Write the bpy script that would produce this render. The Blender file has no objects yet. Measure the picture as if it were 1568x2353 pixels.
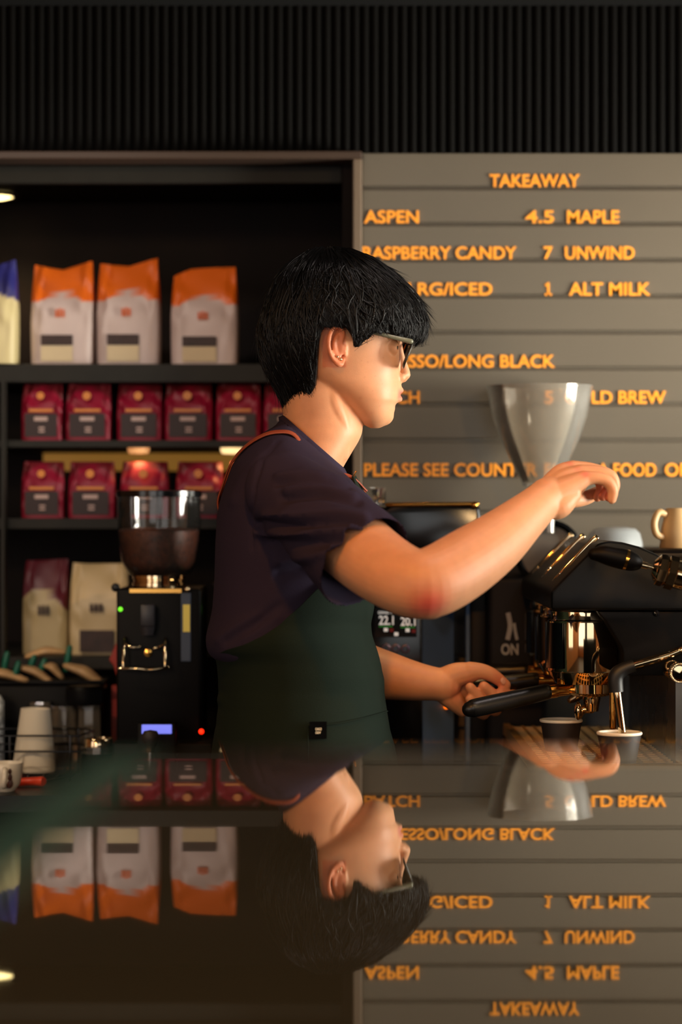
import bpy, bmesh, math, random
import numpy as np
from mathutils import Vector, Matrix, noise
from mathutils.bvhtree import BVHTree

S = bpy.context.scene
COL = S.collection
random.seed(7)
RNG = np.random.default_rng(7)
F = 5556.0            # focal length in pixels (85 mm on a 36 mm tall frame, 2353 px)
CX, CY, CZ = 784.0, 1176.5, 1.375   # optical centre in the photo, camera height in metres
MAN = 3.37            # distance of the barista's mid plane
K = MAN / F           # metres per photo pixel at that distance

# ------------------------------------------------------------------ camera, world, lights
cam_d = bpy.data.cameras.new('camera')
cam = bpy.data.objects.new('camera', cam_d)
COL.objects.link(cam)
cam.location = (0, 0, CZ)
cam.rotation_euler = (math.pi / 2, 0, 0)
cam_d.sensor_fit = 'VERTICAL'
cam_d.sensor_height = 36.0
cam_d.sensor_width = 24.0
cam_d.lens = 85.0
cam_d.clip_start = 0.02
cam_d.dof.use_dof = True
cam_d.dof.focus_distance = 3.36
cam_d.dof.aperture_fstop = 2.5
S.camera = cam

S.view_settings.view_transform = 'Standard'
S.view_settings.look = 'None'
S.view_settings.gamma = 1
S.view_settings.exposure = 0.0
S.cycles.use_denoising = True
S.cycles.max_bounces = 10
S.cycles.transparent_max_bounces = 12
S.cycles.sample_clamp_indirect = 6.0

w = bpy.data.worlds.new('world')
S.world = w
w.use_nodes = True
w.node_tree.nodes['Background'].inputs[0].default_value = (1.0, 0.80, 0.62, 1)
w.node_tree.nodes['Background'].inputs[1].default_value = 0.018


def light(name, kind, loc, target, energy, color, size=1.0, size_y=None, spot=None, blend=0.6):
    d = bpy.data.lights.new(name, kind)
    d.energy = energy
    d.color = color
    if kind == 'AREA':
        d.size = size
        if size_y:
            d.shape = 'RECTANGLE'
            d.size_y = size_y
    else:
        d.shadow_soft_size = size
    if kind == 'SPOT':
        d.spot_size = math.radians(spot)
        d.spot_blend = blend
    o = bpy.data.objects.new(name, d)
    COL.objects.link(o)
    o.location = loc
    v = Vector(target) - Vector(loc)
    o.rotation_euler = v.to_track_quat('-Z', 'Y').to_euler()
    return o


# daylight from the side window in front of the barista and the shop-front windows behind the lens; warm ceiling lamps; unseen fill lights added among them
light('window_light', 'AREA', (2.6, 2.95, 1.70), (0.1, 3.45, 1.45), 58, (1.0, 0.94, 0.84), 1.3, 1.5)
sw_ = light('board_fill_light', 'AREA', (2.3, 3.2, 1.15), (0.80, 4.0, 1.26), 32, (1.0, 0.97, 0.84), 0.9, 0.9)  # added area light, spread narrowed to brighten the menu board alone
sw_.data.spread = math.radians(62)
light('front_window_left', 'AREA', (-1.7, -2.9, 1.7), (-1.2, 3.0, 1.5), 30, (0.97, 0.97, 0.95), 2.2, 1.8)
light('funnel_reflection_fill', 'AREA', (-2.9, 1.2, 1.7), (0.3, 3.6, 1.5), 14, (1.0, 0.97, 0.9), 1.6, 1.6)  # unseen panel added to give the funnel a bright reflection on its left
light('front_window_right', 'AREA', (1.2, -2.9, 1.7), (0.8, 3.0, 1.5), 22, (0.97, 0.97, 0.95), 2.2, 1.8)
light('ceiling_lamp_warm', 'SPOT', (-1.3, 2.75, 2.1), (-0.06, 3.32, 1.46), 6, (1.0, 0.44, 0.10), 0.06, spot=40)
light('ceiling_lamp_front', 'SPOT', (-0.10, 1.75, 2.45), (0.12, 3.06, 1.30), 60, (1.0, 0.38, 0.06), 0.05, spot=30, blend=0.7)
light('shelf_fill_spot', 'SPOT', (-0.75, 2.3, 2.45), (-0.50, 4.15, 1.55), 38, (1.0, 0.84, 0.74), 0.06, spot=30, blend=0.7)  # added spot that brightens the bags in the cabinet
light('bench_fill_spot', 'SPOT', (-1.3, 2.7, 2.4), (-0.50, 3.85, 0.98), 40, (1.0, 0.74, 0.48), 0.06, spot=30, blend=0.7)  # extra spot put in to lift the clutter on the worktop
light('machine_fill_spot', 'SPOT', (0.5, 1.6, 2.4), (0.36, 3.42, 1.10), 30, (1.0, 0.72, 0.42), 0.04, spot=15, blend=0.6)  # spot invented to reach the cups and groups beneath the hood
light('shoulder_fill_spot', 'SPOT', (0.55, 2.95, 2.6), (-0.05, 3.27, 1.42), 19, (1.0, 0.84, 0.78), 0.05, spot=42, blend=0.7)  # added spot standing in for high window light on shoulder and hair
light('far_arm_fill_spot', 'SPOT', (0.10, 3.74, 2.5), (0.09, 3.57, 1.12), 20, (1.0, 0.58, 0.22), 0.04, spot=17, blend=0.6)  # narrow spot made up to warm the far forearm
light('menu_fill_spot', 'SPOT', (0.95, 2.55, 2.5), (0.85, 4.0, 1.25), 12, (1.0, 0.88, 0.70), 0.08, spot=52, blend=0.8)  # made-up spot that raises the brightness of the board
light('room_fill_left', 'POINT', (-1.7, -1.0, 2.3), (0, 0, 0), 70, (1.0, 0.62, 0.28), 0.14)  # unseen point light added to warm the walls mirrored in the chrome
light('room_fill_right', 'POINT', (1.9, -0.6, 2.3), (0, 0, 0), 70, (1.0, 0.62, 0.28), 0.14)  # second added point light for the same mirrored walls


# ------------------------------------------------------------------ helpers
def lin(c):
    return tuple((x / 255 / 12.92) if x / 255 <= 0.04045 else ((x / 255 + 0.055) / 1.055) ** 2.4 for x in c)


def PX(x, y, d):
    return Vector(((x - CX) * d / F, d, CZ + (CY - y) * d / F))


def setin(b, name, v):
    if name in b.inputs:
        b.inputs[name].default_value = v


def mat(name, rgb, rough=0.5, metal=0.0, spec=0.5, coat=0.0, emit=None, estr=0.0, trans=0.0, ior=1.5,
        attr=False, bump=0.0, bscale=200.0, var=0.0, vscale=30.0, sss=0.0, sheen=0.0, aniso=0.0, alpha=1.0, rvar=0.0):
    m = bpy.data.materials.new(name)
    m.use_nodes = True
    nt = m.node_tree
    b = nt.nodes['Principled BSDF']
    c = tuple(lin(rgb)) + (1,)
    b.inputs['Base Color'].default_value = c
    b.inputs['Roughness'].default_value = rough
    b.inputs['Metallic'].default_value = metal
    setin(b, 'Specular IOR Level', spec)
    setin(b, 'Coat Weight', coat)
    setin(b, 'Coat Roughness', 0.08)
    setin(b, 'Transmission Weight', trans)
    setin(b, 'IOR', ior)
    setin(b, 'Sheen Weight', sheen)
    setin(b, 'Anisotropic', aniso)
    setin(b, 'Alpha', alpha)
    if sss:
        setin(b, 'Subsurface Weight', sss)
        b.inputs['Subsurface Radius'].default_value = (1.0, 0.35, 0.18)
        setin(b, 'Subsurface Scale', 0.006)
    if emit:
        b.inputs['Emission Color'].default_value = tuple(lin(emit)) + (1,)
        b.inputs['Emission Strength'].default_value = estr
    tc = None
    if var or bump or rvar:
        tc = nt.nodes.new('ShaderNodeTexCoord')
    src = None
    if attr:
        a = nt.nodes.new('ShaderNodeAttribute')
        a.attribute_name = 'col'
        src = a.outputs['Color']
    if var:
        n = nt.nodes.new('ShaderNodeTexNoise')
        n.inputs['Scale'].default_value = vscale
        n.inputs['Detail'].default_value = 5
        nt.links.new(tc.outputs['Object'], n.inputs['Vector'])
        mx = nt.nodes.new('ShaderNodeMix')
        mx.data_type = 'RGBA'
        mx.blend_type = 'MULTIPLY'
        mx.inputs[0].default_value = 1.0
        r = nt.nodes.new('ShaderNodeMapRange')
        r.inputs['From Min'].default_value = 0.3
        r.inputs['From Max'].default_value = 0.7
        r.inputs['To Min'].default_value = 1 - var
        r.inputs['To Max'].default_value = 1 + var
        nt.links.new(n.outputs['Fac'], r.inputs['Value'])
        if src is not None:
            nt.links.new(src, mx.inputs['A'])
        else:
            mx.inputs['A'].default_value = c
        nt.links.new(r.outputs['Result'], mx.inputs['B'])
        src = mx.outputs['Result']
    if src is not None:
        nt.links.new(src, b.inputs['Base Color'])
    if rvar:
        n3 = nt.nodes.new('ShaderNodeTexNoise')
        n3.inputs['Scale'].default_value = 14
        n3.inputs['Detail'].default_value = 6
        nt.links.new(tc.outputs['Object'], n3.inputs['Vector'])
        r3 = nt.nodes.new('ShaderNodeMapRange')
        r3.inputs['To Min'].default_value = max(0.01, rough - rvar)
        r3.inputs['To Max'].default_value = rough + rvar
        nt.links.new(n3.outputs['Fac'], r3.inputs['Value'])
        nt.links.new(r3.outputs['Result'], b.inputs['Roughness'])
    if bump:
        n2 = nt.nodes.new('ShaderNodeTexNoise')
        n2.inputs['Scale'].default_value = bscale
        n2.inputs['Detail'].default_value = 3
        nt.links.new(tc.outputs['Object'], n2.inputs['Vector'])
        bp = nt.nodes.new('ShaderNodeBump')
        bp.inputs['Strength'].default_value = bump
        bp.inputs['Distance'].default_value = 0.002
        nt.links.new(n2.outputs['Fac'], bp.inputs['Height'])
        nt.links.new(bp.outputs['Normal'], b.inputs['Normal'])
    return m


def wl(o):
    v = Vector((0, 0, 0))
    while o is not None:
        v += o.location
        o = o.parent
    return v


def tag(o, label=None, cat=None, group=None, kind=None):
    if label:
        o['label'] = label
    if cat:
        o['category'] = cat
    if group:
        o['group'] = group
    if kind:
        o['kind'] = kind
    return o


def thing(name, label, cat, loc, group=None):
    o = bpy.data.objects.new(name, None)
    o.empty_display_size = 0.05
    COL.objects.link(o)
    o.location = loc
    return tag(o, label, cat, group)


def mk(name, geo, m, parent=None, smooth=True, col=None, angle=40, label=None):
    """geo = (verts, faces) in world coordinates -> one mesh object."""
    V, Fc = geo
    V = np.asarray(V, dtype=float).reshape(-1, 3)
    off = wl(parent) if parent is not None else Vector((0, 0, 0))
    V = V - np.array(off)
    me = bpy.data.meshes.new(name)
    me.from_pydata(V.tolist(), [], [list(map(int, f)) for f in Fc])
    me.update()
    if smooth:
        me.polygons.foreach_set('use_smooth', [True] * len(me.polygons))
        if angle is not None and angle < 180:
            me.set_sharp_from_angle(angle=math.radians(angle))
    if col is not None:
        a = me.color_attributes.new('col', 'FLOAT_COLOR', 'POINT')
        c = np.ones((len(V), 4))
        c[:, :3] = col
        a.data.foreach_set('color', c.ravel())
    me.materials.append(m)
    o = bpy.data.objects.new(name, me)
    COL.objects.link(o)
    if parent is not None:
        o.parent = parent
    if label:
        o['label'] = label
    return o


def join(*geos):
    V, Fc, n = [], [], 0
    for g in geos:
        v = np.asarray(g[0], dtype=float).reshape(-1, 3)
        V.append(v)
        Fc += [[int(i) + n for i in f] for f in g[1]]
        n += len(v)
    return np.vstack(V), Fc


def from_bm(bm):
    bm.verts.ensure_lookup_table()
    V = np.array([v.co[:] for v in bm.verts])
    for i, v in enumerate(bm.verts):
        v.index = i
    Fc = [[v.index for v in f.verts] for f in bm.faces]
    bm.free()
    return V, Fc


def bevel(geo, width, seg=2, angle=30):
    bm = bmesh.new()
    vs = [bm.verts.new(v) for v in geo[0]]
    for f in geo[1]:
        try:
            bm.faces.new([vs[i] for i in f])
        except ValueError:
            pass
    bmesh.ops.recalc_face_normals(bm, faces=bm.faces)
    ed = [e for e in bm.edges if len(e.link_faces) == 2 and e.calc_face_angle(0) > math.radians(angle)]
    bmesh.ops.bevel(bm, geom=ed, offset=width, segments=seg, profile=0.5, affect='EDGES', clamp_overlap=True)
    return from_bm(bm)


def box(x0, x1, y0, y1, z0, z1, bev=0.0, seg=2):
    V = [(x, y, z) for x in (x0, x1) for y in (y0, y1) for z in (z0, z1)]
    Fc = [(0, 1, 3, 2), (4, 6, 7, 5), (0, 4, 5, 1), (2, 3, 7, 6), (0, 2, 6, 4), (1, 5, 7, 3)]
    g = (np.array(V, float), [list(f) for f in Fc])
    return bevel(g, bev, seg) if bev else g


def pbox(xa, xb, ya, yb, d0, d1, bev=0.0, seg=2):
    """box whose front face (at distance d0) covers the given photo rectangle"""
    a, b = PX(xa, yb, d0), PX(xb, ya, d0)
    return box(a.x, b.x, d0, d1, a.z, b.z, bev, seg)


def prism(poly, y0, y1, bev=0.0, seg=2):
    """poly: list of (x, z); extruded along Y"""
    n = len(poly)
    V = [(p[0], y0, p[1]) for p in poly] + [(p[0], y1, p[1]) for p in poly]
    Fc = [list(range(n)), list(range(2 * n - 1, n - 1, -1))]
    Fc += [[i, n + i, n + (i + 1) % n, (i + 1) % n] for i in range(n)]
    g = (np.array(V, float), Fc)
    return bevel(g, bev, seg) if bev else g


def rot(geo, pivot, axis, deg):
    M = Matrix.Rotation(math.radians(deg), 3, axis)
    p = np.array(pivot)
    V = (np.asarray(geo[0], float) - p) @ np.array(M).T + p
    return V, geo[1]


def lathe(prof, c, n=48, axis='Z', close=True):
    """prof: list of (r, h) ; c centre ; the axis points along +h"""
    V, Fc = [], []
    m = len(prof)
    for r, h in prof:
        for i in range(n):
            a = 2 * math.pi * i / n
            V.append((r * math.cos(a), r * math.sin(a), h))
    V = np.array(V, float)
    for j in range(m - 1):
        for i in range(n):
            k = (i + 1) % n
            Fc.append([j * n + i, j * n + k, (j + 1) * n + k, (j + 1) * n + i])
    if close:
        if prof[0][0] > 1e-6:
            Fc.append(list(range(n - 1, -1, -1)))
        if prof[-1][0] > 1e-6:
            Fc.append([(m - 1) * n + i for i in range(n)])
    if isinstance(axis, str):
        d = {'Z': Vector((0, 0, 1)), 'X': Vector((1, 0, 0)), 'Y': Vector((0, 1, 0)), '-Y': Vector((0, -1, 0))}[axis]
    else:
        d = Vector(axis).normalized()
    R = np.array(d.to_track_quat('Z', 'Y').to_matrix())
    return V @ R.T + np.array(c), Fc


def catmull(P, sub):
    P = np.asarray(P, float)
    if sub <= 1 or len(P) < 3:
        if sub > 1:
            t = np.linspace(0, 1, sub + 1)[:, None]
            return P[0] * (1 - t) + P[1] * t
        return P
    out = []
    for i in range(len(P) - 1):
        p0 = P[max(i - 1, 0)]
        p1, p2 = P[i], P[i + 1]
        p3 = P[min(i + 2, len(P) - 1)]
        if i == 0:
            p0 = 2 * p1 - p2
        if i == len(P) - 2:
            p3 = 2 * p2 - p1
        for s in range(sub):
            t = s / sub
            out.append(0.5 * ((2 * p1) + (-p0 + p2) * t + (2 * p0 - 5 * p1 + 4 * p2 - p3) * t * t + (-p0 + 3 * p1 - 3 * p2 + p3) * t ** 3))
    out.append(P[-1])
    return np.array(out)


def tube(P, R, n=14, sub=4, caps='round', flat=1.0, up=(0, 0, 1)):
    """closed tapered tube through points P with radii R; flat squeezes it along the up-ish side"""
    P = np.array([tuple(p) for p in P], float)
    R = np.asarray(R if np.ndim(R) else [R] * len(P), float)
    Q = catmull(np.hstack([P, R[:, None]]), sub)
    P, R = Q[:, :3], np.maximum(Q[:, 3], 1e-5)
    T = np.gradient(P, axis=0)
    T /= np.linalg.norm(T, axis=1)[:, None] + 1e-12
    u = np.array(up, float)
    u = u - T[0] * u.dot(T[0])
    if np.linalg.norm(u) < 1e-4:
        u = np.array((1.0, 0.2, 0)) - T[0] * T[0][0]
    u /= np.linalg.norm(u)
    U = []
    for t in T:
        u = u - t * u.dot(t)
        u /= np.linalg.norm(u) + 1e-12
        U.append(u)
    U = np.array(U)
    if caps == 'round':
        ths = [80, 55, 28]
        pre = [(P[0] - T[0] * R[0] * math.sin(math.radians(a)), R[0] * math.cos(math.radians(a)), U[0], T[0]) for a in ths]
        post = [(P[-1] + T[-1] * R[-1] * math.sin(math.radians(a)), R[-1] * math.cos(math.radians(a)), U[-1], T[-1]) for a in reversed(ths)]
    else:
        pre, post = [], []
    rings = pre + [(P[i], R[i], U[i], T[i]) for i in range(len(P))] + post
    V, Fc = [], []
    for p, r, u, t in rings:
        b = np.cross(t, u)
        for i in range(n):
            a = 2 * math.pi * i / n
            V.append(p + r * (math.cos(a) * u * flat + math.sin(a) * b))
    for j in range(len(rings) - 1):
        for i in range(n):
            k = (i + 1) % n
            Fc.append([j * n + i, j * n + k, (j + 1) * n + k, (j + 1) * n + i])
    Fc.append(list(range(n - 1, -1, -1)))
    Fc.append([(len(rings) - 1) * n + i for i in range(n)])
    return np.array(V), Fc


def ball(c, r, n=20, m=12):
    c = np.array(tuple(c))
    rr = np.array(r if np.ndim(r) else (r, r, r), float)
    V = [c + rr * (0, 0, 1)]
    for j in range(1, m):
        th = math.pi * j / m
        for i in range(n):
            a = 2 * math.pi * i / n
            V.append(c + rr * (math.sin(th) * math.cos(a), math.sin(th) * math.sin(a), math.cos(th)))
    V.append(c - rr * (0, 0, 1))
    Fc = [[0, 1 + i, 1 + (i + 1) % n] for i in range(n)]
    for j in range(m - 2):
        for i in range(n):
            k = (i + 1) % n
            Fc.append([1 + j * n + i, 1 + (j + 1) * n + i, 1 + (j + 1) * n + k, 1 + j * n + k])
    b = 1 + (m - 2) * n
    Fc += [[b + (i + 1) % n, b + i, len(V) - 1] for i in range(n)]
    return np.array(V), Fc


def loft(rings, cap=True):
    n = len(rings[0])
    V = np.vstack(rings)
    Fc = []
    for j in range(len(rings) - 1):
        for i in range(n):
            k = (i + 1) % n
            Fc.append([j * n + i, j * n + k, (j + 1) * n + k, (j + 1) * n + i])
    if cap:
        Fc.append(list(range(n - 1, -1, -1)))
        Fc.append([(len(rings) - 1) * n + i for i in range(n)])
    return V, Fc


def eval_mesh(geo, mods):
    me = bpy.data.meshes.new('tmp')
    me.from_pydata(np.asarray(geo[0]).tolist(), [], [list(map(int, f)) for f in geo[1]])
    me.update()
    o = bpy.data.objects.new('tmp', me)
    COL.objects.link(o)
    for kind, props in mods:
        md = o.modifiers.new(kind, kind)
        for k, v in props.items():
            setattr(md, k, v)
    dg = bpy.context.evaluated_depsgraph_get()
    dg.update()
    em = bpy.data.meshes.new_from_object(o.evaluated_get(dg))
    V = np.empty(len(em.vertices) * 3)
    em.vertices.foreach_get('co', V)
    V = V.reshape(-1, 3)
    Fc = [list(p.vertices) for p in em.polygons]
    bpy.data.objects.remove(o)
    bpy.data.meshes.remove(me)
    bpy.data.meshes.remove(em)
    return V, Fc


def voxel(geo, size, it=4, fac=0.5):
    mods = [('REMESH', dict(mode='VOXEL', voxel_size=size, adaptivity=0.0))]
    if it:
        mods.append(('SMOOTH', dict(factor=fac, iterations=it)))
    return eval_mesh(geo, mods)


def normals(geo):
    me = bpy.data.meshes.new('tmpn')
    me.from_pydata(np.asarray(geo[0]).tolist(), [], [list(map(int, f)) for f in geo[1]])
    me.update()
    N = np.empty(len(me.vertices) * 3)
    me.vertices.foreach_get('normal', N)
    bpy.data.meshes.remove(me)
    return N.reshape(-1, 3)


def keep_faces(geo, mask):
    """keep the faces all of whose vertices are in mask"""
    V, Fc = geo
    Fk = [f for f in Fc if all(mask[i] for i in f)]
    used = np.zeros(len(V), bool)
    for f in Fk:
        used[f] = True
    idx = np.cumsum(used) - 1
    return V[used], [[int(idx[i]) for i in f] for f in Fk]


def text(s, bold=0.0, extrude=0.0):
    """flat letters in the XZ plane, unit size; returns geo with x in [0, w], z in [0, h]"""
    cu = bpy.data.curves.new('tmptext', 'FONT')
    cu.body = s
    cu.size = 1.0
    cu.offset = bold
    cu.extrude = extrude
    cu.resolution_u = 4
    o = bpy.data.objects.new('tmptext', cu)
    COL.objects.link(o)
    dg = bpy.context.evaluated_depsgraph_get()
    dg.update()
    em = bpy.data.meshes.new_from_object(o.evaluated_get(dg))
    V = np.array([v.co[:] for v in em.vertices])
    Fc = [list(p.vertices) for p in em.polygons]
    bpy.data.objects.remove(o)
    bpy.data.curves.remove(cu)
    bpy.data.meshes.remove(em)
    V = np.stack([V[:, 0] - V[:, 0].min(), -V[:, 2], V[:, 1]], 1)
    return V, Fc


def fit_text(s, x0, x1, z0, z1, y, depth=0.002, bold=0.02):
    V, Fc = text(s, bold, 0.5)
    V[:, 0] = x0 + (V[:, 0] - V[:, 0].min()) / np.ptp(V[:, 0]) * (x1 - x0)
    V[:, 2] = z0 + (V[:, 2] - V[:, 2].min()) / np.ptp(V[:, 2]) * (z1 - z0)
    V[:, 1] = y + V[:, 1] / max(np.ptp(V[:, 1]), 1e-9) * depth
    return V, Fc


def copy_tree(o, parent=None):
    c = o.copy()
    COL.objects.link(c)
    c.parent = parent
    for ch in list(o.children):
        copy_tree(ch, c)
    return c


def interp(y, tab, j):
    return np.interp(y, [t[0] for t in tab], [t[j] for t in tab])


def proj(V):
    """photo pixel of world points"""
    V = np.asarray(V)
    d = np.maximum(V[:, 1], 0.05)
    return CX + V[:, 0] * F / d, CY - (V[:, 2] - CZ) * F / d


# ------------------------------------------------------------------ materials
M = dict(
    floor=mat('floor_tile', (58, 50, 44), 0.5, var=0.25, vscale=6),
    black_paint=mat('black_paint', (13, 12, 12), 0.6),
    ceiling=mat('dark_ceiling', (16, 14, 13), 0.8),
    wall=mat('warm_wall', (168, 116, 68), 0.7, var=0.15, vscale=8),
    corrug=mat('black_corrugated_metal', (6, 5, 4), 0.75, spec=0.06),
    board=mat('menu_board_panel', (90, 82, 70), 0.36, spec=0.5, var=0.05, vscale=3),
    letter=mat('orange_letters', (255, 160, 44), 0.35, spec=0.4),
    trim=mat('bronze_trim', (62, 47, 38), 0.5, spec=0.3),
    niche=mat('dark_stained_wood', (22, 12, 8), 0.6, spec=0.15, var=0.35, vscale=9),
    shelf=mat('shelf_grey', (33, 31, 26), 0.6, spec=0.25, var=0.1),
    bench=mat('black_worktop', (10, 10, 12), 0.4, spec=0.35, rvar=0.1),
    chrome=mat('chrome', (220, 194, 154), 0.07, metal=1.0),
    steel=mat('brushed_steel', (150, 146, 140), 0.28, metal=1.0, aniso=0.4, rvar=0.08),
    gold=mat('brass', (214, 160, 80), 0.18, metal=1.0),
    black_gloss=mat('black_gloss_plastic', (8, 8, 9), 0.16, spec=0.5),
    black_satin=mat('black_satin_metal', (6, 5, 5), 0.45, spec=0.12, bump=0.05, bscale=900),
    hood=mat('black_hood_paint', (9, 8, 7), 0.4, spec=0.2, bump=0.05, bscale=900),
    black_rubber=mat('black_rubber', (11, 10, 10), 0.5),
    bluegrey=mat('blue_grey_panel', (86, 116, 160), 0.5, spec=0.4),
    white=mat('white_ceramic', (228, 218, 200), 0.3),
    paper=mat('white_paper', (214, 204, 184), 0.75),
    tan=mat('tan_ceramic', (206, 168, 118), 0.4),
    cupdark=mat('dark_brown_cup', (30, 22, 20), 0.6),
    orange_bag=mat('printed_bag_film', (200, 180, 170), 0.42, attr=True, spec=0.5),
    bag_label=mat('dark_bag_label', (46, 26, 22), 0.6, var=0.4, vscale=60),
    bag_cream=mat('cream_bag_label', (206, 186, 150), 0.7),
    logo=mat('orange_logo', (206, 96, 44), 0.5),
    pink=mat('pink_pouch_film', (150, 26, 56), 0.45, attr=True, spec=0.35),
    pouch_label=mat('pouch_dark_label', (44, 25, 24), 0.6),
    pouch_text=mat('pouch_text', (190, 160, 150), 0.6),
    emblem=mat('gold_emblem', (206, 120, 30), 0.4),
    beans=mat('coffee_beans', (84, 42, 26), 0.4, var=0.5, vscale=120),
    navy=mat('navy_jersey', (45, 38, 55), 0.9, spec=0.12, bump=0.25, bscale=900),
    green=mat('green_canvas', (24, 34, 27), 0.9, spec=0.12, bump=0.3, bscale=1200),
    leather=mat('orange_strap', (150, 66, 34), 0.6),
    hair=mat('black_hair', (11, 10, 10), 0.36, spec=0.25),
    trouser=mat('dark_trousers', (24, 22, 26), 0.9),
    shoe=mat('black_shoe', (20, 20, 20), 0.5),
    frame=mat('olive_acetate', (112, 112, 92), 0.2, spec=0.5),
    
    eye=mat('eyeball', (220, 210, 200), 0.1, attr=True),
    skin=mat('skin', (214, 160, 122), 0.48, attr=True, sss=0.16, spec=0.4, bump=0.06, bscale=700, var=0.05, vscale=60),
    nail=mat('nail', (226, 170, 142), 0.25),
    orange_plastic=mat('orange_plastic', (236, 64, 26), 0.4),
    red_plastic=mat('red_plastic', (150, 20, 16), 0.4),
    wood=mat('pale_wood', (196, 140, 90), 0.6),
    greenclip=mat('green_clip', (6, 92, 72), 0.4),
    sachet=mat('kraft_sachet', (184, 148, 104), 0.4, var=0.35, vscale=20, bump=0.4, bscale=60),
    red_bag=mat('red_paper', (150, 34, 14), 0.5),
    yellow=mat('yellow_sticker', (226, 204, 96), 0.5),
    screen=mat('screen_black', (10, 9, 10), 0.15),
    glyph=mat('screen_white', (220, 220, 220), 0.5, emit=(205, 205, 200), estr=0.55),
    glyph_green=mat('screen_green', (30, 120, 40), 0.5, emit=(30, 120, 36), estr=0.6),
    glyph_red=mat('screen_red', (90, 10, 14), 0.5, emit=(80, 8, 14), estr=0.5),
    logo_white=mat('white_print', (170, 184, 204), 0.5),
    ring=mat('violet_ring', (130, 124, 160), 0.25, metal=0.6),
    led_green=mat('led_green', (90, 220, 40), 0.4, emit=(110, 225, 40), estr=1.5),
    led_red=mat('led_red', (255, 40, 10), 0.4, emit=(255, 36, 10), estr=2.5),
    led_orange=mat('led_orange', (255, 120, 20), 0.4, emit=(255, 110, 20), estr=2.0),
    led_blue=mat('blue_display', (110, 120, 230), 0.4, emit=(112, 122, 232), estr=1.0),
    lamp=mat('lamp_glow', (255, 230, 170), 0.4, emit=(255, 226, 150), estr=6.0),
    glare_bright=mat('glare_disc_glow', (255, 220, 160), 0.4, emit=(255, 214, 150), estr=1.3),  # emission imitating the stronger reflected glare
    glare_dim=mat('glare_disc_glow_dim', (255, 200, 140), 0.4, emit=(226, 150, 90), estr=0.6),  # emission imitating the weaker reflected glare
    handle=mat('black_handle', (12, 11, 10), 0.34, spec=0.45, bump=0.1, bscale=500),
    barrel=mat('grey_barrel', (112, 104, 96), 0.45),
    chute=mat('chute_grey', (44, 42, 46), 0.4),
    sidestrip=mat('side_strip', (46, 56, 74), 0.45),
    rimdark=mat('dark_rim', (44, 42, 34), 0.2),
    grid=mat('grid_metal', (236, 196, 130), 0.32, metal=0.8),
    strip=mat('warm_glow_band', (255, 190, 90), 0.4, emit=(176, 122, 40), estr=0.3),  # emission put in for warm light on the cabinet's back panel
    counter_body=mat('counter_black', (6, 6, 6), 0.7, spec=0.15),
    glass_edge=mat('glass_edge', (72, 112, 104), 0.5, spec=0.2),
    tag=mat('black_tag', (5, 5, 5), 0.9, spec=0.05),
    tag_text=mat('tag_text', (214, 200, 170), 0.7),
    bluefilm=mat('blue_cream_bag', (200, 190, 150), 0.45, attr=True),
)


def glass_mat(name, tint=(255, 255, 255), rough=0.02, amount=1.0, ior=1.42):
    """thin clear plastic: transparent with fresnel gloss and a trace of haze"""
    m = bpy.data.materials.new(name)
    m.use_nodes = True
    nt = m.node_tree
    for n in list(nt.nodes):
        nt.nodes.remove(n)
    out = nt.nodes.new('ShaderNodeOutputMaterial')
    tr = nt.nodes.new('ShaderNodeBsdfTransparent')
    tr.inputs[0].default_value = tuple(lin(tint)) + (1,)
    gl = nt.nodes.new('ShaderNodeBsdfGlossy')
    gl.inputs['Roughness'].default_value = rough
    df = nt.nodes.new('ShaderNodeBsdfDiffuse')
    df.inputs[0].default_value = (0.84, 0.78, 0.68, 1)
    tl = nt.nodes.new('ShaderNodeBsdfTranslucent')
    tl.inputs[0].default_value = (0.84, 0.78, 0.68, 1)
    md = nt.nodes.new('ShaderNodeMixShader')
    md.inputs[0].default_value = 0.4
    nt.links.new(df.outputs[0], md.inputs[1])
    nt.links.new(tl.outputs[0], md.inputs[2])
    fr = nt.nodes.new('ShaderNodeFresnel')
    fr.inputs['IOR'].default_value = ior
    m1 = nt.nodes.new('ShaderNodeMixShader')
    m1.inputs[0].default_value = 0.035 * amount
    m2 = nt.nodes.new('ShaderNodeMixShader')
    nt.links.new(tr.outputs[0], m1.inputs[1])
    nt.links.new(md.outputs[0], m1.inputs[2])
    nt.links.new(fr.outputs[0], m2.inputs[0])
    nt.links.new(m1.outputs[0], m2.inputs[1])
    nt.links.new(gl.outputs[0], m2.inputs[2])
    nt.links.new(m2.outputs[0], out.inputs[0])
    return m


M['clear'] = glass_mat('clear_plastic', (255, 255, 255), 0.05, 0.5, 1.5)
M['funnel'] = glass_mat('funnel_plastic', (250, 248, 244), 0.10, 5.6, 1.4)
M['tumbler'] = glass_mat('tumbler_glass', (244, 238, 228), 0.06, 2.4, 1.33)


def counter_glass():
    m = bpy.data.materials.new('dark_glass_top')
    m.use_nodes = True
    b = m.node_tree.nodes['Principled BSDF']
    b.inputs['Base Color'].default_value = tuple(lin((82, 74, 58))) + (1,)
    b.inputs['Roughness'].default_value = 0.015
    b.inputs['IOR'].default_value = 1.62
    setin(b, 'Specular IOR Level', 0.5)
    return m


M['counter_glass'] = counter_glass()
M['lens'] = glass_mat('tinted_lens', (196, 190, 182), 0.02, 0.0, 1.7)

# ------------------------------------------------------------------ the room
def struct(name, geo, m, smooth=False):
    o = mk(name, geo, m, smooth=smooth)
    o['kind'] = 'structure'
    return o


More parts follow.
